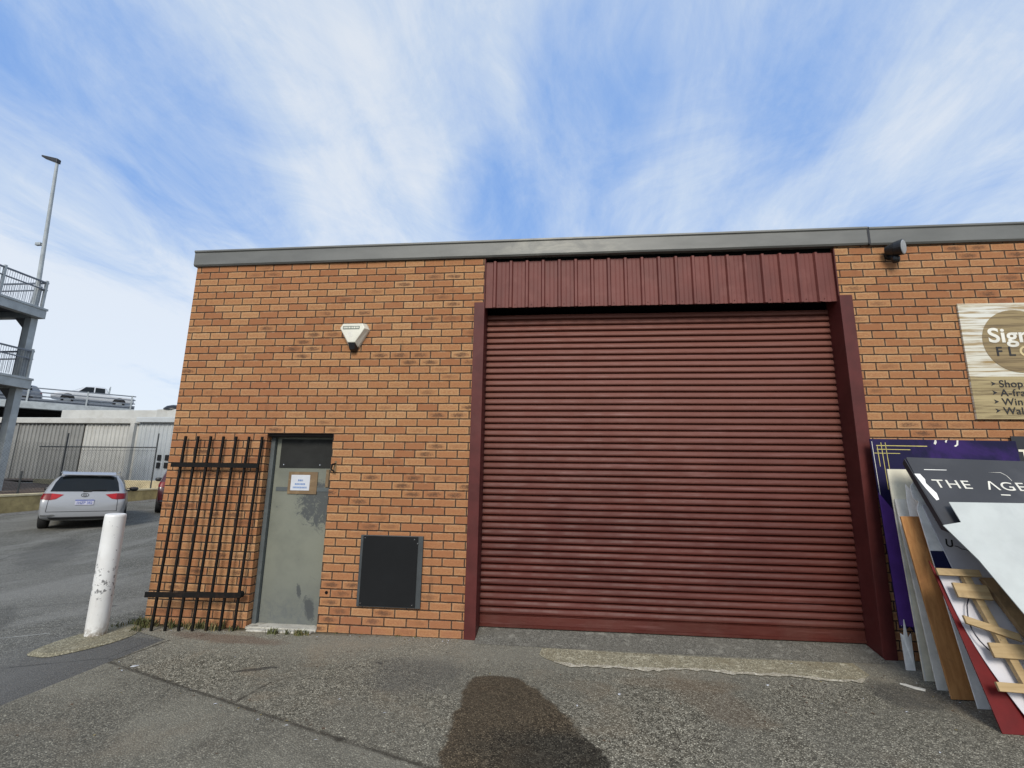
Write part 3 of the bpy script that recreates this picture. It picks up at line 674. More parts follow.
# cream board
r_, at, ex, up, nrm, L, o = board('cream_board', 'cream blank board with a pale grey edge, next in front of the purple sign', 'board', 'creamboard', (7.656, -.506, .006), (7.656, -.381, 1.771), .9, .012)
patch(at, [(0, 0), (.012, 0), (.012, 1.3), (0, 1.35)], 'greyboard', 'edge_strip', r_, .0016)
r_, at, ex, up, nrm, L, o = board('grey_board', 'long grey white board between the cream board and the plywood sheet', 'board', 'greyboard', (7.628, -.69, .006), (7.66, -.425, 1.50), .8, .012)
r_, at, ex, up, nrm, L, o = board('thin_panel', 'thin lilac white panel showing just above the plywood sheet', 'panel', 'coreboard', (7.640, -.800, .006), (7.700, -.500, 1.66), .7, .006,
    poly=[(0, 0), (.7, 0), (.7, 1.60), (.13, 1.68), (.06, 1.60), (.02, 1.66), (0, 1.5)])
# plywood
r_, at, ex, up, nrm, L, o = board('plywood_sheet', 'orange brown plywood sheet with a rough dark foot among the leaning boards', 'plywood', 'ply', (7.602, -.874, .010), (7.580, -.600, 1.356), .75, .016)
# white board with a navy band
r_, at, ex, up, nrm, L, o = board('white_board', 'white sign board with a printed navy band, leaning directly in front of the plywood', 'board', 'coreboard', (7.677, -1.014, .006), (7.677, -.605, 1.705), .95, .010,
    poly=[(0, 0), (.95, 0), (.95, 1.755), (.05, 1.755), (.045, 1.70), (.0, 1.66), (-.005, 1.55), (.03, 1.52), (.0, 1.46), (.0, 1.1)])
patch(at, [(.001, .74), (.94, .74), (.94, 1.115), (.001, 1.115)], 'navy', 'navy_band', r_)
# second white board with black writing
r_, at, ex, up, nrm, L, o = board('lettered_board', 'narrow white board with black lettering, leaning over the navy banded one', 'board', 'lavender', (7.95, -1.04, .006), (7.712, -.685, 1.459), .75, .008)
text('U', .085, frame4(at(.03, 1.17, .002), ex-up*.35, up), 'letterblack', 'lettering', r_, .0008, .002)
mb = MB(); mb.path([at(.10+.02*i, 1.16-.012*i+.006*math.sin(i*2.2), .002) for i in range(8)], .003, 6); mb.build('script_line', 'letterblack', r_)
# red board
r_, at, ex, up, nrm, L, o = board('red_board', 'bright red sign board at the front foot of the leaning stack', 'board', 'red', (7.533, -1.394, .006), (7.533, -.940, 1.033), .62, .010,
    poly=[(0, 0), (.62, 0), (.62, .60), (.10, .98), (.035, 1.04), (0, 1.128)])
# bowed lavender sheet
BLv, TLv = V((7.742, -1.43, .01)), V((7.547, -.995, .958))
r_ = thing('bowed_sheet', 'bowed pale lavender plastic sheet behind the broken pallet, over the red board', 'sheet', BLv, 0, 'boards and signs leaning on the wall')
mb = MB(); n = 14; vs = []
for i in range(n+1):
    t = i/n; q = (TLv-BLv)*t; bow = math.sin(math.pi*t)
    for th in (0, .006): vs += [q+V((.05*bow*-1.0, .02*bow+th, 0)), q+V((.55, .02*bow+.01+th, 0))]
mb.add(vs, [f for i in range(n) for f in ((4*i, 4*i+1, 4*i+5, 4*i+4), (4*i+2, 4*i+6, 4*i+7, 4*i+3), (4*i, 4*i+4, 4*i+6, 4*i+2), (4*i+1, 4*i+3, 4*i+7, 4*i+5))]+[(0, 2, 3, 1), (4*n, 4*n+1, 4*n+3, 4*n+2)])
mb.build('sheet', 'lavender', r_)
cab = [(7.69, -1.05, .86), (7.676, -1.090, .799), (7.635, -1.118, .75), (7.614, -1.140, .702), (7.597, -1.163, .65), (7.591, -1.187, .603), (7.597, -1.205, .565), (7.609, -1.219, .532), (7.638, -1.240, .486), (7.68, -1.255, .45)]
T = tag(MB().path(cab, .0045, 6).build('cable', 'cable'), 'loop of black cable hanging between the pallet slats', 'cable')
# broken pallet
T = thing('broken_pallet', 'broken pine pallet of nailed slats leaning on the pile of boards', 'pallet', (7.70, -1.3, 0)); lo = T.location
def jp(x, z, off=0.0): return V((x, -1.52+.46*z-.91*off, z+.42*off))-lo
slats = [((7.495, .976), (7.80, .972), .052), ((7.567, .858), (7.80, .845), .105), ((7.54, .672), (7.86, .572), .055), ((7.625, .495), (8.05, .485), .095), ((7.557, .292), (7.98, .280), .056)]
for (x0, z0), (x1, z1), w in slats:
    mb = MB(); h = V((0, .46, 1)).normalized()*w/2; nn = V((0, .91, -.42))*.020
    a, b = jp(x0, z0), jp(x1, z1); mb.hexa([a-h, b-h, b-h+nn, a-h+nn, a+h, b+h, b+h+nn, a+h+nn]); mb.build('slat', 'pine', T, bevel=.002)
for (x0, z0), (x1, z1), w, mm in (((7.70, 1.00), (7.80, .02), .055, 'pine'), ((7.86, .95), (8.12, .06), .105, 'pinedark')):
    mb = MB(); a, b = jp(x0, z0, -.0215), jp(x1, z1, -.0215); s_ = V((w/2, 0, 0)); nn = V((0, .91, -.42))*.038
    mb.hexa([b-s_, b+s_, b+s_+nn, b-s_+nn, a-s_, a+s_, a+s_+nn, a-s_+nn]); mb.build('bearer', mm, T, bevel=.002)
# slate coloured agency sign
k = .7; up = V((0, k, 1)).normalized()
r_, at, ex, up, nrm, L, o = board('slate_sign', 'dark slate sign lettered in white capitals lying back across the top of the stack', 'sign', 'slate', (7.640, -1.041, 1.268), (7.665, -.619, 1.872), 1.6, .012,
    poly=[(.0, .0), (.10, .01), (1.7, .0), (1.7, .737), (.02, .737), (.012, .72), (.0, .50)])
s0 = at(0, 0)
text('THE  \u039bGE', .118, frame4(at(.105, .42, .002), ex, up), 'letterwhite', 'lettering', r_, .0008, .0003, 1.12, sx=1.26)
patch(at, [(.575, .368), (.645, .368), (.645, .378), (.575, .378)], 'letterwhite', 'underline', r_, .002)
patch(at, [(.10, .60), (.28, .605), (.28, .610), (.10, .607)], 'coreboard', 'scratch', r_, .002)
patch(at, [(.60, .60), (.70, .604), (.73, .57), (.74, .52), (.736, .52), (.725, .57), (.697, .600)], 'greyboard', 'scratch', r_, .002)
patch(at, [(.0, .555), (.045, .555), (.06, .50), (.048, .46), (.085, .36), (.075, .30), (.05, .29), (.02, .42)], 'coreboard', 'torn_paper', r_, .002)
mb = MB(); mb.prism([at(-.001, .0, -.002), at(-.001, .72, -.002), at(-.001, .70, -.05), at(-.001, .05, -.05)], ex*-.006); mb.build('folded_edge', 'slateedge', r_)
# big white sheet on top
r_, at, ex, up, nrm, L, o = board('white_sheet', 'large plain white sheet with a slanting cut edge on top of the pile', 'sheet', 'whiteboard', (7.577, -1.083, 1.323), (7.577, -.962, 1.496), 1.5, .006,
    poly=[(.155, .211), (.146, .03), (0, 0), (.095, -.283), (.16, -.672), (.30, -1.12), (1.6, -1.12), (1.6, .215)], bevel=0)
mb = MB(); mb.path([at(.62, .02, .002), at(.72, .035, .002), at(.80, .03, .002)], .0015, 5); mb.build('scratch_mark', 'greyboard', r_)

# small litter
random.seed(4)
for i, (x, y, lab) in enumerate(((.98, -1.12, 'white paper scrap on the asphalt nearest the crack left of the door'), (5.05, -1.12, 'white chip on the apron in front of the shutter'), (4.72, -1.36, 'tiny white crumb just left of the larger chip, beside the dark patch'), (6.28, -.78, 'pale chip on the apron nearest the concrete strip'))):
    mb = MB(); a = random.uniform(0, 3); s_ = .011 if i != 2 else .007; l_ = .032 if i == 0 else s_*1.2
    c_, n_ = math.cos(a), math.sin(a)
    mb.prism([(c_*l_, n_*l_, .001), (-n_*s_, c_*s_, .001), (-c_*l_*.8, -n_*l_*.9, .001), (n_*s_*.9, -c_*s_, .001)], (0, 0, .006)); o = mb.build('litter_scrap', 'paper'); o.location = (x, y, .004); tag(o, lab, 'litter', 'litter scraps')
mb = MB(); mb.prism([(7.40, -.60, .005), (7.44, -.615, .005), (7.47, -.655, .005), (7.53, -.70, .005), (7.51, -.725, .005), (7.455, -.69, .005), (7.43, -.65, .005)], (0, 0, .010))
tag(mb.build('plastic_wrapper', 'greyboard'), 'crumpled grey plastic wrapper on the ground by the leaning boards', 'litter')

# small fittings on the wall
T = thing('wall_bracket', 'small dark rusty bracket on the brick at the right edge of the grey door', 'bracket', (2.085, 0, 1.735))
MB().box((-.012, -.006, -.06), (.014, 0, .06)).build('back_plate', 'tape', T); MB().path([(.0, -.006, .03), (-.012, -.05, .02), (-.02, -.055, -.035), (.012, -.04, -.06)], .009, 8).build('hook', 'rail', T)
MB().tube((2.105, -.002, .40), (2.105, .0, .40), .018, .018, 12).build('drilled_hole', 'dark', B)
# leaf crumbs, grit and chips
random.seed(31); mb = MB()
for _ in range(260):
    k = random.random()
    if k < .35: x, y = random.uniform(.2, 3.6), -abs(random.gauss(0, .10))-.01
    elif k < .5: t = random.random(); x, y = .66+2.56*t+random.gauss(0, .04), -1.05-.97*t+random.gauss(0, .05)
    elif k < .7: x, y = random.uniform(6.4, 8), random.uniform(-1.3, -.15)
    else: x, y = random.uniform(.9, 7.5), random.uniform(-2.6, -.4)
    a = random.uniform(0, 6.28); l_ = random.uniform(.004, .015); w_ = l_*random.uniform(.25, .8); c_, n_ = math.cos(a), math.sin(a); z0 = .009 if 4.3 < x < 7.3 and y > -.6 else .0055
    mb.add([(x+c_*l_, y+n_*l_, z0+.001), (x-n_*w_, y+c_*w_, z0+random.uniform(.001, .006)), (x-c_*l_, y-n_*l_, z0+.001), (x+n_*w_, y-c_*w_, z0+random.uniform(.001, .006))], [(0, 1, 2), (0, 2, 3)], 0 if random.random() < .62 else (1 if random.random() < .6 else 2))
tag(mb.build('leaf_litter', ['mulch', 'drygrass', 'paper'], fix=False), 'scattered dry leaf crumbs and grit on the apron', 'leaf litter', kind='stuff')
# weeds
random.seed(9); mb = MB()
def tuft(x, y, z, n, h, s_=.05):
    for _ in range(n):
        a = random.uniform(0, 6.28); r = random.random()*s_; bx, by = x+r*math.cos(a), y+r*math.sin(a); hh = h*random.uniform(.4, 1); la = random.uniform(0, 6.28); le = hh*random.uniform(.2, .8)
        w = random.uniform(.003, .007); t = (bx+le*math.cos(la), by+le*math.sin(la), z+hh); mid = (bx+le*.4*math.cos(la), by+le*.4*math.sin(la), z+hh*.65)
        px, py = -math.sin(la)*w, math.cos(la)*w
        mb.add([(bx-px, by-py, z), (bx+px, by+py, z), (mid[0]+px, mid[1]+py, mid[2]), (mid[0]-px, mid[1]-py, mid[2]), t], [(0, 1, 2, 3), (3, 2, 4)], 0 if random.random() < .7 else 1)
for _ in range(26): tuft(random.uniform(.06, 1.2), random.uniform(-.08, -.005), .0, 9, .06, .05)
for _ in range(14): tuft(random.choice([.42, .68, .95, .15])+random.uniform(-.06, .06), random.uniform(-.12, -.01), 0, 16, .11, .05)
for _ in range(30): tuft(random.uniform(-.12, .22), random.uniform(-.36, .5), .0, 12, .08, .07)
for _ in range(10): tuft(random.uniform(1.55, 1.98), random.uniform(-.13, -.10), 0, 14, .07, .04)
for _ in range(6): tuft(random.uniform(2.1, 3.5), random.uniform(-.03, 0), 0, 6, .03, .02)
tag(mb.build('weeds', ['grass', 'drygrass'], fix=False), 'short green and dry weeds growing along the foot of the brick wall', 'weeds', kind='stuff')

# ------------------------------------------------------------------ vehicles
def loft(sections, closed_ring=True):
    mb = MB(); n = len(sections[0]); m_ = len(sections)
    mb.add([p for s_ in sections for p in s_], [(i*n+j, i*n+(j+1) % n, (i+1)*n+(j+1) % n, (i+1)*n+j) for i in range(m_-1) for j in range(n)])
    mb.add(sections[0], [tuple(range(n))]); mb.add(sections[-1], [tuple(range(n))]); return mb
def car_body(stations, paint, root):
    secs = []
    for x, zb, ws, zbe, wb, ztp, wt in stations:
        half = [(ws*.88, zb), (ws, zb+.10), (ws+.015, (zb+zbe)/2), (wb, zbe), ((wb*.35+wt*.65), ztp-(ztp-zbe)*.18), (wt*.86, ztp-.012), (wt*.4, ztp+.008)]
        secs.append([V((x, y, z)) for y, z in half]+[V((x, -y, z)) for y, z in half[::-1]])
    mb = loft(secs); body = mb.build('body', paint, root, smooth=True)
    bm = bmesh.new(); bm.from_mesh(body.data); bmesh.ops.remove_doubles(bm, verts=bm.verts, dist=1e-4); bmesh.ops.recalc_face_normals(bm, faces=bm.faces); bm.to_mesh(body.data); bm.free()
    md = body.modifiers.new('sub', 'SUBSURF'); md.levels = 2; md.render_levels = 2
    dg = bpy.context.evaluated_depsgraph_get(); ev = body.evaluated_get(dg); me = ev.to_mesh()
    bvh = BVHTree.FromPolygons([v.co.copy() for v in me.vertices], [tuple(p.vertices) for p in me.polygons]); ev.to_mesh_clear()
    return body, bvh
def project(bvh, poly, axis, sgn, mat, name, parent, off=.006, cuts=3):
    """lay a flat outline onto the body: axis 0 = seen along x (poly in y,z), axis 1 = along y (poly in x,z)"""
    bm = bmesh.new(); vs = []
    for a, z in poly: vs.append(bm.verts.new((0, a, z) if axis == 0 else (a, 0, z)))
    bm.faces.new(vs); bmesh.ops.triangulate(bm, faces=bm.faces)
    for _ in range(cuts): bmesh.ops.subdivide_edges(bm, edges=bm.edges, cuts=1, use_grid_fill=True); bmesh.ops.triangulate(bm, faces=bm.faces)
    bad = []
    for v in bm.verts:
        o_ = v.co.copy(); d_ = V((0, 0, 0))
        if axis == 0: o_.x = -5 if sgn > 0 else 9; d_.x = sgn
        else: o_.y = -5*sgn; d_.y = sgn
        hit, nr, _, _ = bvh.ray_cast(o_, d_)
        if hit is None: bad.append(v); continue
        if nr.dot(d_) > 0: nr = -nr
        v.co = hit+nr*off
    if bad: bmesh.ops.delete(bm, geom=bad, context='VERTS')
    me = bpy.data.meshes.new(name); bmesh.ops.recalc_face_normals(bm, faces=bm.faces); bm.to_mesh(me); bm.free(); me.materials.append(M[mat])
    for p in me.polygons: p.use_smooth = True
    o = bpy.data.objects.new(name, me); COL.objects.link(o); o.parent = parent; return o
def wheel(root, x, y, r, w=.20):
    s_ = 1 if y > 0 else -1
    o = MB().lathe([(0, -w/2), (r*.6, -w/2), (r*.93, -w/2), (r, -w/2+.03), (r, w/2-.03), (r*.93, w/2), (r*.64, w/2), (r*.62, w/2-.03)], (0, 0, 0), 28).build('wheel', 'tyre', root, smooth=True)
    o.location = (x, y, r); o.rotation_euler = (-math.pi/2*s_, 0, 0)
    mb = MB(); mb.lathe([(0, w/2-.01), (r*.18, w/2-.01), (r*.60, w/2-.03)], (0, 0, 0), 20); mb.build('rim', 'galv', o, smooth=True)
    return o
def surf(bvh, y, z): return bvh.ray_cast(V((-5, y, z)), V((1, 0, 0)))[0].x
def mir(p): return [(-a, z) for a, z in p]
WAGON = [(0.00, .33, .70, .52, .79, .62, .72), (.05, .27, .80, .64, .855, .80, .80), (.12, .24, .83, .80, .865, .96, .78), (.20, .22, .85, .88, .87, 1.06, .72), (.42, .2, .86, .95, .865, 1.38, .60), (.52, .2, .87, .96, .865, 1.445, .58), (1.4, .2, .88, .95, .87, 1.475, .585), (2.3, .2, .88, .93, .87, 1.465, .575), (2.75, .2, .88, .93, .87, 1.36, .58), (3.15, .2, .88, .93, .86, 1.13, .64), (3.45, .2, .87, .92, .84, 1.0, .70), (4.05, .22, .85, .83, .80, .90, .66), (4.4, .25, .77, .68, .70, .76, .58), (4.5, .32, .64, .55, .6, .62, .5)]
def wagon(name, label, paint, loc, heading, group, detail=True, scale=(1, 1, 1)):
    root = thing(name, label, 'car', loc, heading, group); root.scale = scale
    body, bvh = car_body(WAGON, paint, root)
    rw = [(-.70, .975), (.70, .975), (.645, 1.20), (.575, 1.355), (.0, 1.37), (-.575, 1.355), (-.645, 1.20)]
    project(bvh, rw, 0, 1, 'glass', 'rear_window', body, .007, 4)
    for s_ in (1, -1):
        L_ = [(.855, .80), (.70, .775), (.56, .80), (.43, .885), (.60, .905), (.86, .90)]
        f = (lambda q: q) if s_ > 0 else mir
        project(bvh, f([(.66, .765), (.56, .785), (.42, .895), (.66, .925)]), 0, 1, 'taillight', 'tail_light', body, .010, 3)
        tl = project(bvh, f([(.85, .78), (.662, .762), (.662, .925), (.85, .92)]), 0, 1, 'darklight', 'tail_light', body, .010, 3)
        project(bvh, f([(.80, .36), (.62, .345), (.50, .375), (.56, .40), (.80, .395)]), 0, 1, 'chrome', 'bumper_reflector', body, .008, 3)
        for xa, xb, xc, xd in ((.62, .72, 1.35, 1.35), (1.42, 1.42, 2.12, 2.12), (2.19, 2.19, 2.62, 2.98)):
            project(bvh, [(xa, .985), (xd, .97), (xc, 1.36), (xb, 1.36)], 1, -s_, 'glass', 'side_window', body, .006, 3)
        for wx in (.82, 3.52):
            a_ = [(wx+.37*math.cos(t), max(.22, .31+.37*math.sin(t))) for t in [2*math.pi*i/20 for i in range(20)]]
            project(bvh, [(wx+.36*math.cos(t), .30+.36*math.sin(t)) for t in [math.pi*i/12 for i in range(13)]], 1, -s_, 'trim', 'wheel_arch', body, .006, 3)
            wheel(root, wx, s_*.785, .315)
        mb = MB(); mb.lathe([(0, -.075), (.075, -.06), (.105, 0), (.085, .06), (0, .075)], (0, 0, 0), 14); o = mb.build('wing_mirror', 'trim', root, smooth=True); o.location = (2.72, s_*1.00, .98); o.scale = (.6, 1.15, .9)
        mb = MB(); mb.beam((2.74, s_*.80, .93), (2.73, s_*.98, .95), .05, .04); mb.build('mirror_arm', 'trim', o).matrix_parent_inverse = Matrix.Diagonal((1/.6, 1/1.15, 1/.9, 1)) @ Matrix.Translation((-2.72, -s_*1.00, -.98))
    if detail:
        project(bvh, [(-.60, .27), (.60, .27), (.66, .335), (-.66, .335)], 0, 1, 'trim', 'lower_valance', body, .006, 3)
        # shut line of the tailgate
        for poly in ([(-.70, .462), (.70, .462), (.70, .474), (-.70, .474)], [(.70, .462), (.712, .462), (.700, .78), (.688, .78)], mir([(.70, .462), (.712, .462), (.700, .78), (.688, .78)])):
            project(bvh, poly, 0, 1, 'trim', 'shut_line', body, .004, 3)
        pl = MB().box((-.006, -.19, -.068), (.0, .19, .068)).build('number_plate', 'plate', root, bevel=.002); pl.location = (surf(bvh, -.02, .70)-.012, -.02, .70); pl.rotation_euler = (0, math.radians(12), 0)
        MB().box((-.0085, -.19, .040), (-.0062, .19, .068)).build('plate_band', 'plateblue', pl)
        text('1HZP 382', .095, frame4((-.0082, .165, -.045), (0, -1, 0), (0, 0, 1)), 'plateblue', 'plate_text', pl, .001, .001, 1.0, sx=.82)
        mb = MB(); P = []
        for i in range(24):
            t = 2*math.pi*i/24; P.append(V((0, .075*math.cos(t), .050*math.sin(t))))
        for i in range(24): mb.tube(P[i], P[(i+1) % 24], .007, .007, 6)
        for i in range(24): mb.tube(P[i]*.45, P[(i+1) % 24]*.45, .006, .006, 6)
        em = mb.build('emblem', 'trim', root); em.location = (surf(bvh, 0, .885)-.004, 0, .885); em.rotation_euler = (0, math.radians(28), 0)
        sx_ = surf(bvh, 0, 1.0)-.02; mb = MB(); mb.beam((sx_, -.02, 1.0), (sx_+.01, -.42, 1.02), .014, .014); mb.beam((sx_, .05, .985), (sx_, -.12, .99), .03, .04); mb.build('rear_wiper', 'black', root)
        mb = MB(); mb.tube((.75, 0, 1.47), (.62, 0, 1.58), .006, .003, 6); mb.build('aerial', 'black', root)
        mb = MB()
        P = [(.34, -.56, 1.385), (.34, .56, 1.385), (.60, .56, 1.455), (.60, -.56, 1.455)]
        mb.prism([V(q)+V((0, 0, .012)) for q in P], (0, 0, .022)); mb.build('roof_spoiler', paint, root, bevel=.008)
        for s_ in (1, -1): MB().path([(.65, s_*.60, 1.465), (1.3, s_*.605, 1.50), (2.2, s_*.60, 1.49)], .014, 8).build('roof_rail', 'galv', root)
    return root
hd = math.atan2(.736, -.676)
wagon('parked_car', 'silver station wagon seen from behind, parked by the limestone wall', 'silver', (-7.90, 6.68, gh(-7.90, 6.68)), hd, 'parked cars')
c2 = wagon('parked_car', 'dark red car mostly hidden behind the corner of the brick wall', 'darkred', (-8.05, 10.55, gh(-8.0, 11.0)), math.radians(128), 'parked cars', True, (1, 1.03, 1.12))

# ------------------------------------------------------------------ retaining wall, garden, kerb, fence
T = thing('limestone_wall', 'low yellow limestone retaining wall with pale cap turning the corner behind the silver wagon', 'wall')
def zt_l(y): return .80+.022*(y-8.7)
mb = MB(); mb.hexa([(-13.25, -6, -.2), (-12.95, -6, -.2), (-12.95, 15.0, -.2), (-13.25, 15.0, -.2), (-13.25, -6, zt_l(-2)), (-12.95, -6, zt_l(-2)), (-12.95, 15.0, zt_l(15)), (-13.25, 15, zt_l(15))]); mb.build('wall_run', 'lime', T, bevel=.02)
mb = MB(); mb.hexa([(-13.30, -6, zt_l(-2)+.002), (-12.92, -6, zt_l(-2)+.002), (-12.92, 14.96, zt_l(15)+.002), (-13.30, 14.96, zt_l(15)+.002), (-13.30, -6, zt_l(-2)+.07), (-12.92, -6, zt_l(-2)+.07), (-12.92, 14.96, zt_l(15)+.07), (-13.30, 14.96, zt_l(15)+.07)]); mb.build('cap', 'limecap', T, bevel=.01)
MB().box((-12.948, 15.1, -.2), (4, 15.4, .98)).build('wall_run', 'lime', T, bevel=.02)
MB().box((-20, 15.6, -.2), (4, 16.0, 1.32)).build('upper_run', 'limecap', T, bevel=.02)
mb = MB(); mb.box((-12.9, -6, .0), (-12.62, 15, .0)); mb = MB()
ys = frange(-6, 15, 42)
vs = []
for y in ys: z = gh(-12.7, y); vs += [(-12.945, y, z+.06), (-12.70, y, z+.055), (-12.62, y, z+.004)]
mb.add(vs, [(3*i+j, 3*i+j+1, 3*i+j+4, 3*i+j+3) for i in range(42) for j in range(2)]); tag(mb.build('kerb', 'kerb'), kind='structure')
mb = MB(); random.seed(21); gx_, gy_ = frange(-34, -13.26, 26), frange(-2, 15.55, 24); nx = len(gx_)
mb.add([(x, y, .74+.02*(y-8.7)+(-13.26-x)*.035+random.uniform(-.05, .06)) for y in gy_ for x in gx_], [(j*nx+i, j*nx+i+1, (j+1)*nx+i+1, (j+1)*nx+i) for j in range(len(gy_)-1) for i in range(nx-1)])
tag(mb.build('garden_bed', 'mulch', smooth=True), kind='structure')
mb = MB(); gy2 = frange(15.62, 26, 10); gx2 = frange(-45, 4, 30); nx = len(gx2)
mb.add([(x, y, 1.22+random.uniform(-.03, .03)) for y in gy2 for x in gx2], [(j*nx+i, j*nx+i+1, (j+1)*nx+i+1, (j+1)*nx+i) for j in range(10) for i in range(nx-1)])
tag(mb.build('factory_yard', 'mulch', smooth=True), kind='structure')

def chainlink(name, label, p0, p1, z0, z1, posts, brace=False, ztop=None, rail=True):
    T = thing(name, label, 'fence', p0, 0, 'wire mesh fences'); p0, p1 = V(p0), V(p1); d = p1-p0; L = d.length; d.normalize()
    for k, hh in posts: MB().tube(d*k+V((0, 0, z0-1.2-p0.z)), d*k+V((0, 0, hh-p0.z)), .030, .030, 8).build('post', 'fencesteel', T)
    if rail: MB().tube(V((0, 0, z1-p0.z)), d*L+V((0, 0, z1-p0.z)), .024, .024, 8).build('top_rail', 'fencesteel', T)
    MB().tube(V((0, 0, z0+.05-p0.z)), d*L+V((0, 0, z0+.05-p0.z)), .008, .008, 6).build('bottom_wire', 'fencesteel', T)
    if brace: MB().tube(V((0, 0, z1-.15-p0.z)), d*L+V((0, 0, z1-.15-p0.z)), .006, .006, 6).build('strand_wire', 'fencesteel', T)
    mb = MB(); H = z1-z0; s_ = .11; k = -H
    while k < L:
        for sg in (1, -1):
            a0, a1 = k, k+H; b0, b1 = 0.0, H
            if a0 < 0: b0 = -a0; a0 = 0
            if a1 > L: b1 = H-(a1-L); a1 = L
            if b1-b0 < .03: continue
            if sg > 0: A, Bv = d*a0+V((0, 0, z0+b0)), d*a1+V((0, 0, z0+b1))
            else: A, Bv = d*a0+V((0, 0, z1-b0)), d*a1+V((0, 0, z1-b1))
            A.z -= p0.z; Bv.z -= p0.z; mb.tube(A, Bv, .0022, .0022, 3, False)
        k += s_
    mb.build('wire_mesh', 'fencesteel', T); return T
chainlink('wire_fence', 'wire mesh fence with dark top rail in front of the pale metal shed', (-19.3, 15.0, 1.0), (-13.22, 14.75, 1.0), .55, 2.78, [(1.42, 3.40), (6.08, 3.40)], True)
chainlink('wire_fence', 'wire mesh fence on the limestone wall left of the silver wagon', (-13.42, 5.0, .8), (-13.42, 14.6, .8), .9, 2.65, [(4.6, 1.65)], False, rail=False)

# ------------------------------------------------------------------ factory sheds behind
def ribbed(x0, x1, y, z0, z1, pitch=.27, d=.035, out=-1):
    pr = []; x = x0
    while x < x1:
        for dx, q in ((0, 0), (.10, 0), (.125, d), (.20, d), (.225, 0)): pr.append((min(x1, x+dx*pitch/.25), y+out*q))
        x += pitch
    n = len(pr); mb = MB(); mb.add([(a, b, z0) for a, b in pr]+[(a, b, z1) for a, b in pr], [(i, i+1, n+i+1, n+i) for i in range(n-1)]); return mb
T = thing('factory_shed', 'long metal clad factory shed, left wall darkened as shade, with a pale gutter behind the wire fence', 'building', (-25, 22, 1.2)); lo = V(T.location)
def rel(mb): mb.v = [tuple(V(v)-lo) for v in mb.v]; return mb
rel(ribbed(-42, -24.7, 22.05, 1.1, 4.66, .27, .055)).build('wall', 'shadesteel', T); rel(ribbed(-24.7, -19.6, 22.05, 1.1, 4.66, .27, .045)).build('lit_wall', 'whitesteel', T)  # one wall in two tones: left coloured as shaded, right as lit
rel(MB().box((-42, 22.1, 1.0), (-19.6, 34, 4.7))).build('shed_core', 'shadesteel', T)
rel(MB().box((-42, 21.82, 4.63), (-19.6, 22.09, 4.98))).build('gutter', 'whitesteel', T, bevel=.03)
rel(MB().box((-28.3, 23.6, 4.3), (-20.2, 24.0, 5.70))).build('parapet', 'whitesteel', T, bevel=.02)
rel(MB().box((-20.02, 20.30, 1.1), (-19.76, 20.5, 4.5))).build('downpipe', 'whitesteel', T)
rel(MB().box((-29.3, 21.92, 1.1), (-29.18, 22.03, 4.62))).build('downpipe', 'shadesteel', T)
T = thing('metal_shed', 'pale blue white ribbed metal shed with four dark vents beyond the fence post', 'building', (-18, 20.6, 1.2)); lo = V(T.location)
rel(ribbed(-19.75, -8, 20.62, 1.1, 4.55, .27, .04)).build('wall', 'bluewhite', T)
rel(MB().box((-19.75, 20.66, 1.0), (-8, 30, 4.6))).build('shed_core', 'bluewhite', T)
rel(MB().box((-19.78, 20.36, 4.54), (-8, 20.655, 4.84))).build('gutter', 'bluewhite', T, bevel=.03)
for vx in (-18.25, -17.78):
    for vz in (1.95, 2.38): rel(MB().box((vx, 20.54, vz), (vx+.20, 20.59, vz+.32))).build('vent', 'black', T)
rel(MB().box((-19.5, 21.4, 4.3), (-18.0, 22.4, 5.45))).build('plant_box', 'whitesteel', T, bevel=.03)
rel(MB().box((-18.0, 21.5, 4.3), (-14.5, 22.8, 5.25))).build('roof_plant', 'bluewhite', T, bevel=.03)
mb = MB(); mb.lathe([(.62, 0), (.60, .08), (.45, .22), (.2, .30), (0, .32)], (0, 0, 0), 20); mb.v = [tuple(V(v)+V((-18.75, 21.9, 5.455))-lo) for v in mb.v]; mb.build('roof_ventilator', 'black', T, smooth=True)

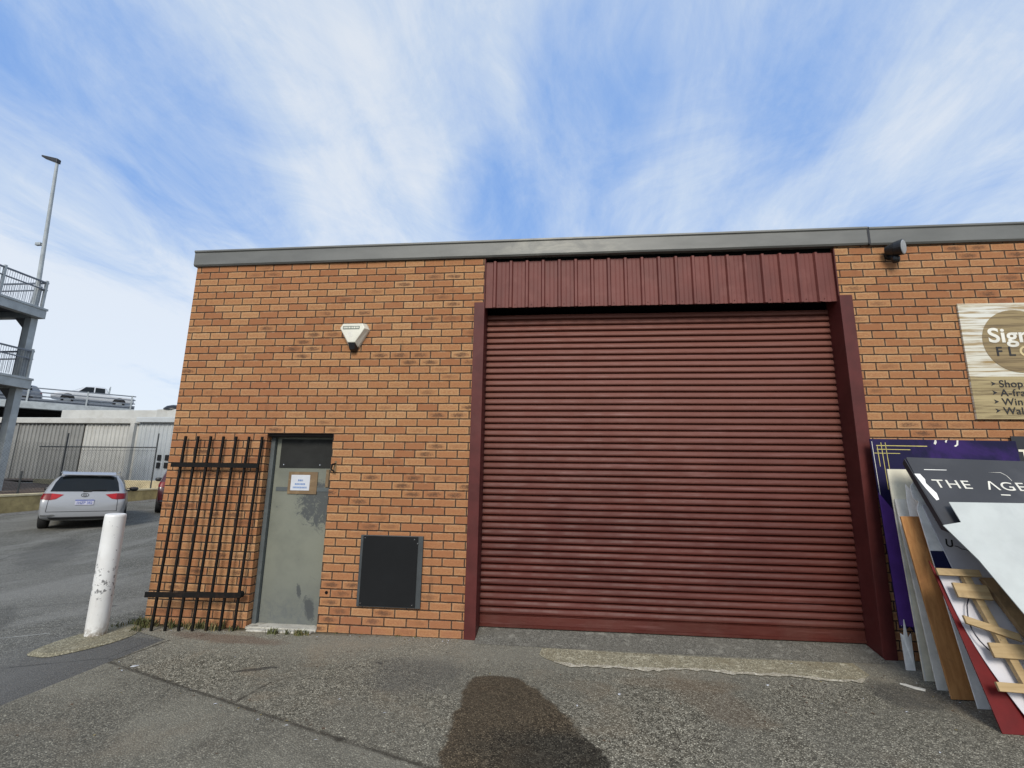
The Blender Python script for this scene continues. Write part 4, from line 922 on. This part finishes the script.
# ------------------------------------------------------------------ steel car park at left
T = thing('car_park', 'open steel multi deck car park with mesh railings at the far left', 'building', (-17, 12, .9)); lo = V(T.location)
EX, EY = -16.46, 11.80
def deck(z, name='deck'):
    rel(MB().box((-40, -4, z-.16), (EX-.30, EY-.30, z-.02))).build(name, 'galvdark', T)
    mb = MB(); mb.box((EX-.28, -4, z-.40), (EX, EY, z)); mb.box((-40, EY-.28, z-.40), (EX-.285, EY, z)); mb.box((EX, -4, z-.06), (EX+.03, EY+.03, z+.03)); rel(mb).build('edge_beam', 'galv', T, bevel=.008)
    mb = MB()
    for k in range(7): mb.box((-40, 10.2-2.4*k, z-.42), (EX-.29, 10.42-2.4*k, z-.165))
    rel(mb).build('joists', 'galvdark', T)
    for k in range(5):
        y = EY-.12-1.55*k; rel(MB().box((EX-.16, y-.04, z+.032), (EX-.08, y+.04, z+1.22))).build('rail_post', 'galv', T)
    rel(MB().box((EX-.15, -4, z+1.10), (EX-.09, EY-.05, z+1.16)).box((EX-.15, -4, z+.80), (EX-.09, EY-.05, z+.84))).build('handrail', 'railsteel', T)
    rel(MB().box((-40, EY-.15, z+1.10), (EX-.16, EY-.09, z+1.16)).box((-40, EY-.15, z+.80), (EX-.16, EY-.09, z+.84))).build('handrail', 'railsteel', T)
    mb = MB(); y = EY-.2
    while y > 4: mb.box((EX-.128, y-.004, z+.10), (EX-.118, y+.004, z+1.10)); y -= .085
    x = EX-.2
    while x > -24: mb.box((x-.004, EY-.126, z+.10), (x+.004, EY-.118, z+1.10)); x -= .085
    rel(mb).build('mesh_infill', 'railsteel', T)
    rel(MB().box((EX-2.3, -4, z+.50), (EX-2.1, EY-1.0, z+.86))).build('crash_barrier', 'galv', T)
deck(8.20); deck(5.27)
for y in (11.66, 3.4):
    mb = MB(); mb.box((EX-.60, y-.13, .5), (EX-.30, y+.13, 7.79)); rel(mb).build('column', 'galv', T, bevel=.01)
    rel(MB().box((EX-.675, y-.10, .5), (EX-.605, y+.10, 7.79))).build('column_flange', 'galvdark', T)
    for zz in (7.79, 4.86): rel(MB().prism([(EX-.676, y-.06, zz), (EX-1.15, y-.06, zz), (EX-.676, y-.06, zz-.45)], (0, .12, 0))).build('bracket', 'galvdark', T)
    pass
rel(MB().box((-36.0, -3.5, .5), (-35.7, -3.2, 7.79))).build('column', 'galv', T)
# lamp on the top deck corner
T = thing('lamp_post', 'tall slim lamp post with a dark angled head on the car park corner', 'street lamp', (-16.75, 11.55, 8.23))
MB().tube((0, 0, 0), (0, -.33, 6.42), .085, .055, 12).build('pole', 'galv', T)
MB().tube((-.02, -.03, .0), (0, 0, .9), .13, .12, 10).build('pole_base', 'galv', T)
mb = MB(); mb.hexa([(.07, -.42, 6.34), (.07, -.24, 6.34), (-.70, -.22, 6.66), (-.70, -.44, 6.66), (.07, -.42, 6.54), (.07, -.24, 6.54), (-.70, -.22, 6.74), (-.70, -.44, 6.74)]); mb.build('lamp_head', 'trim', T, bevel=.02)
mb = MB(); mb.box((-.36, -.22, 2.66), (-.12, -.10, 2.78)); mb.beam((-.13, -.15, 2.70), (.0, -.14, 2.70), .04, .04); mb.build('security_camera', 'galv', T, bevel=.01)
# far parking deck with cars
A_, B_ = V((-38.2, 24.2, 0)), V((-30.4, 31.2, 0)); dd = (B_-A_).normalized(); bk = V((-dd.y, dd.x, 0))
T = thing('parking_deck', 'long low parking deck with rail fence rising behind the factory sheds', 'building', A_); L_ = (B_-A_).length
def fp(u, v, z): return dd*u+bk*v+V((0, 0, z))
def fbox(u0, u1, v0, v1, z0, z1): return MB().hexa([fp(u0, v0, z0), fp(u1, v0, z0), fp(u1, v1, z0), fp(u0, v1, z0), fp(u0, v0, z1), fp(u1, v0, z1), fp(u1, v1, z1), fp(u0, v1, z1)])
fbox(-10, L_, 0, 14, 6.32, 6.84).build('deck', 'galv', T, bevel=.02); fbox(-10, L_-.4, .6, 13.5, 6.1, 6.318).build('deck_underside', 'dark', T)
fbox(-10, L_, .22, .30, 6.842, 7.12).build('kerb_rail', 'railsteel', T)
for u in (0.6, 4.0, 7.4, L_-.3): fbox(u, u+.10, .05, .15, 6.842, 7.95).build('rail_post', 'galv', T)
mb = MB()
for z0 in (7.86, 7.55, 7.25, 6.98): q = fbox(-10, L_, .14, .20, z0, z0+.085); mb.add(q.v, q.f)
mb.build('guard_rails', 'railsteel', T)
mb = MB()
for u in (-6, 1, 8): q = fbox(u, u+.3, .6, .9, .5, 6.09); mb.add(q.v, q.f); q = fbox(u, u+.3, 10, 10.3, .5, 6.09); mb.add(q.v, q.f)
mb.build('columns', 'galvdark', T)
# white utility pickup
UTE = [(0, .55, .80, .80, .86, 1.04, .84), (.06, .50, .84, .90, .89, 1.08, .86), (1.2, .45, .86, .95, .90, 1.08, .86), (1.78, .45, .86, .98, .90, 1.09, .86), (1.84, .45, .87, 1.02, .90, 1.60, .70), (2.0, .42, .87, 1.05, .90, 1.76, .66), (2.6, .42, .88, 1.05, .91, 1.80, .66), (3.2, .42, .88, 1.06, .91, 1.74, .66), (3.65, .42, .88, 1.06, .90, 1.42, .70), (3.95, .42, .88, 1.05, .89, 1.18, .76), (4.7, .45, .86, .98, .86, 1.08, .74), (5.1, .5, .80, .85, .80, .96, .68), (5.22, .55, .70, .72, .7, .82, .6)]
def ute(loc, rz):
    root = thing('pickup_truck', 'white utility pickup parked facing left on the far parking deck', 'pickup', loc, rz, 'cars on the far deck')
    body, bvh = car_body(UTE, 'white_paint', root)
    for s_ in (1, -1):
        project(bvh, [(1.98, 1.16), (2.62, 1.16), (2.62, 1.62), (2.02, 1.60)], 1, -s_, 'glass', 'side_window', body, .008, 3)
        project(bvh, [(2.70, 1.16), (3.62, 1.16), (3.22, 1.60), (2.70, 1.63)], 1, -s_, 'glass', 'side_window', body, .008, 3)
        for wx in (1.0, 4.2):
            project(bvh, [(wx+.44*math.cos(t), .50+.44*math.sin(t)) for t in [math.pi*i/12 for i in range(13)]], 1, -s_, 'trim', 'wheel_arch', body, .006, 3); wheel(root, wx, s_*.80, .38)
    project(bvh, [(-.66, 1.2), (.66, 1.2), (.58, 1.58), (-.58, 1.58)], 0, -1, 'glass', 'windscreen', body, .008, 3)
    mb = MB(); mb.path([(1.72, -.75, 1.08), (1.70, -.72, 1.80), (1.70, .72, 1.80), (1.72, .75, 1.08)], .04, 8); mb.build('sports_bar', 'galv', root)
    return root
ang = math.atan2(-dd.y, -dd.x)
q = A_+dd*10.3+bk*2.0; ute((q.x, q.y, 6.84), ang+.10)
q = A_+dd*4.6+bk*2.2; wagon('parked_car', 'grey car at the left end of the far parking deck', 'greycar', (q.x, q.y, 6.842), ang+.1, 'cars on the far deck', False)
wagon('parked_car', 'dark car on the middle deck of the steel car park', 'greycar', (-21.5, 10.0, 5.26), math.radians(185), 'cars on the steel car park', False)

# ------------------------------------------------------------------ camera
cam = bpy.data.cameras.new('camera'); cam.sensor_width = 36; cam.lens = 485/1024*36; cam.clip_end = 3000; cam.clip_start = .05
co = bpy.data.objects.new('camera', cam); COL.objects.link(co)
r = V((.99522385, .0963773, .01552095)); u = V((.00350716, -.19419296, .98095708)); w = V((-.09755606, .97621745, .19360347))
mt = Matrix((r, u, -w)).transposed().to_4x4(); mt.translation = CAM; co.matrix_world = mt
sc.camera = co

# ------------------------------------------------------------------ light
el, az = math.radians(35), math.radians(178)       # sun behind the camera, slightly right, veiled by cirrus
sd = V((math.sin(az)*math.cos(el), math.cos(az)*math.cos(el), math.sin(el)))
sun = bpy.data.lights.new('sun', 'SUN'); sun.energy = 1.5; sun.angle = math.radians(22); sun.color = (1, .93, .82)
so = bpy.data.objects.new('sun', sun); COL.objects.link(so); so.rotation_euler = (-sd).to_track_quat('-Z', 'Y').to_euler()
W = bpy.data.worlds.new('World'); sc.world = W; W.use_nodes = True
nt = NT(W.node_tree); bg = nt.n['Background']
sky = nt.new('ShaderNodeTexSky', sky_type='NISHITA'); sky.sun_disc = False; sky.sun_elevation = el; sky.sun_rotation = az; sky.air_density = 1.0; sky.dust_density = 1.2; sky.ozone_density = 1.5
g = nt.new('ShaderNodeTexCoord').outputs['Generated']
x, y, z = nt.sep(g); zc = nt.m('MAXIMUM', z, .03)
pl = nt.xyz(nt.m('DIVIDE', x, nt.m('ADD', zc, .18)), nt.m('DIVIDE', y, nt.m('ADD', zc, .18)), 0.0)
warp = nt.noise(pl, .9, 3, .5); 
def rot(v, ang, sx, sy, off=(0, 0, 0)):
    n = nt.new('ShaderNodeMapping'); nt.l.new(v, n.inputs[0]); n.inputs['Rotation'].default_value = (0, 0, ang); n.inputs['Scale'].default_value = (sx, sy, 1); n.inputs['Location'].default_value = off; return n.outputs[0]
big = nt.noise(rot(pl, .16, .95, .42, (4.1, 1.7, 0)), 1.0, 5, .55, .6)
streak = nt.noise(rot(pl, -.22, 2.6, .80, (1.3, .2, 0)), 1.0, 8, .62, .45)
wisp = nt.noise(rot(pl, -.55, 5.2, 1.1, (.4, 2.2, 0)), 1.0, 8, .66, .5)
fine = nt.noise(rot(pl, .3, 3.4, 2.2), 1.0, 8, .70, .9)
dens = nt.m('ADD', nt.m('ADD', nt.m('MULTIPLY', big, .85), nt.m('MULTIPLY', streak, .55)), nt.m('ADD', nt.m('MULTIPLY', wisp, .40), nt.m('MULTIPLY', fine, .58)))
BLOBS = [((-.656, .586, .476), 1, 16, -.20), ((-.599, .693, .402), 1, 11, -.10), ((.07, .71, .70), 1, 9, -.09), ((.091, .77, .632), 1, 8, -.09), ((-.123, .845, .52), 1, 8, -.15),
         ((.488, .704, .517), 2, 13, -.13), ((-.734, .597, .323), 2, 18, .22), ((-.40, .722, .564), 2, 14, .04), ((.565, .661, .495), 1, 9, .14), ((.256, .835, .488), 2, 11, .08)]
def blob(d, r0, r1):
    n = nt.new('ShaderNodeVectorMath', operation='DOT_PRODUCT'); nt.l.new(g, n.inputs[0]); n.inputs[1].default_value = V(d).normalized()
    return nt.ss(n.outputs['Value'], math.cos(math.radians(r1)), math.cos(math.radians(r0)))
for d, r0, r1, a in BLOBS: dens = nt.m('ADD', dens, nt.m('MULTIPLY', blob(d, r0, r1), a))
dens = nt.m('ADD', nt.m('ADD', dens, .0), nt.ss(z, .48, .10, 0, .26))
t = nt.ss(dens, .66, 1.50)
col = nt.ramp(t, [(.0, (.185, .370, .79)), (.24, (.29, .465, .82)), (.50, (.43, .575, .845)), (.78, (.60, .71, .87)), (1, (.80, .85, .905))])
blue = nt.mix(1.0, sky.outputs[0], (1.00, 1.38, 1.85), 'MULTIPLY')
cc = nt.mix(1.0, col, (9.2, 9.2, 9.2), 'MULTIPLY')
nt.put(bg.inputs[0], nt.mix(.88, blue, cc)); bg.inputs[1].default_value = .058

sc.view_settings.view_transform = 'Standard'; sc.view_settings.look = 'None'; sc.view_settings.exposure = .95; sc.view_settings.gamma = 1
sc.cycles.max_bounces = 6; sc.cycles.use_denoising = True
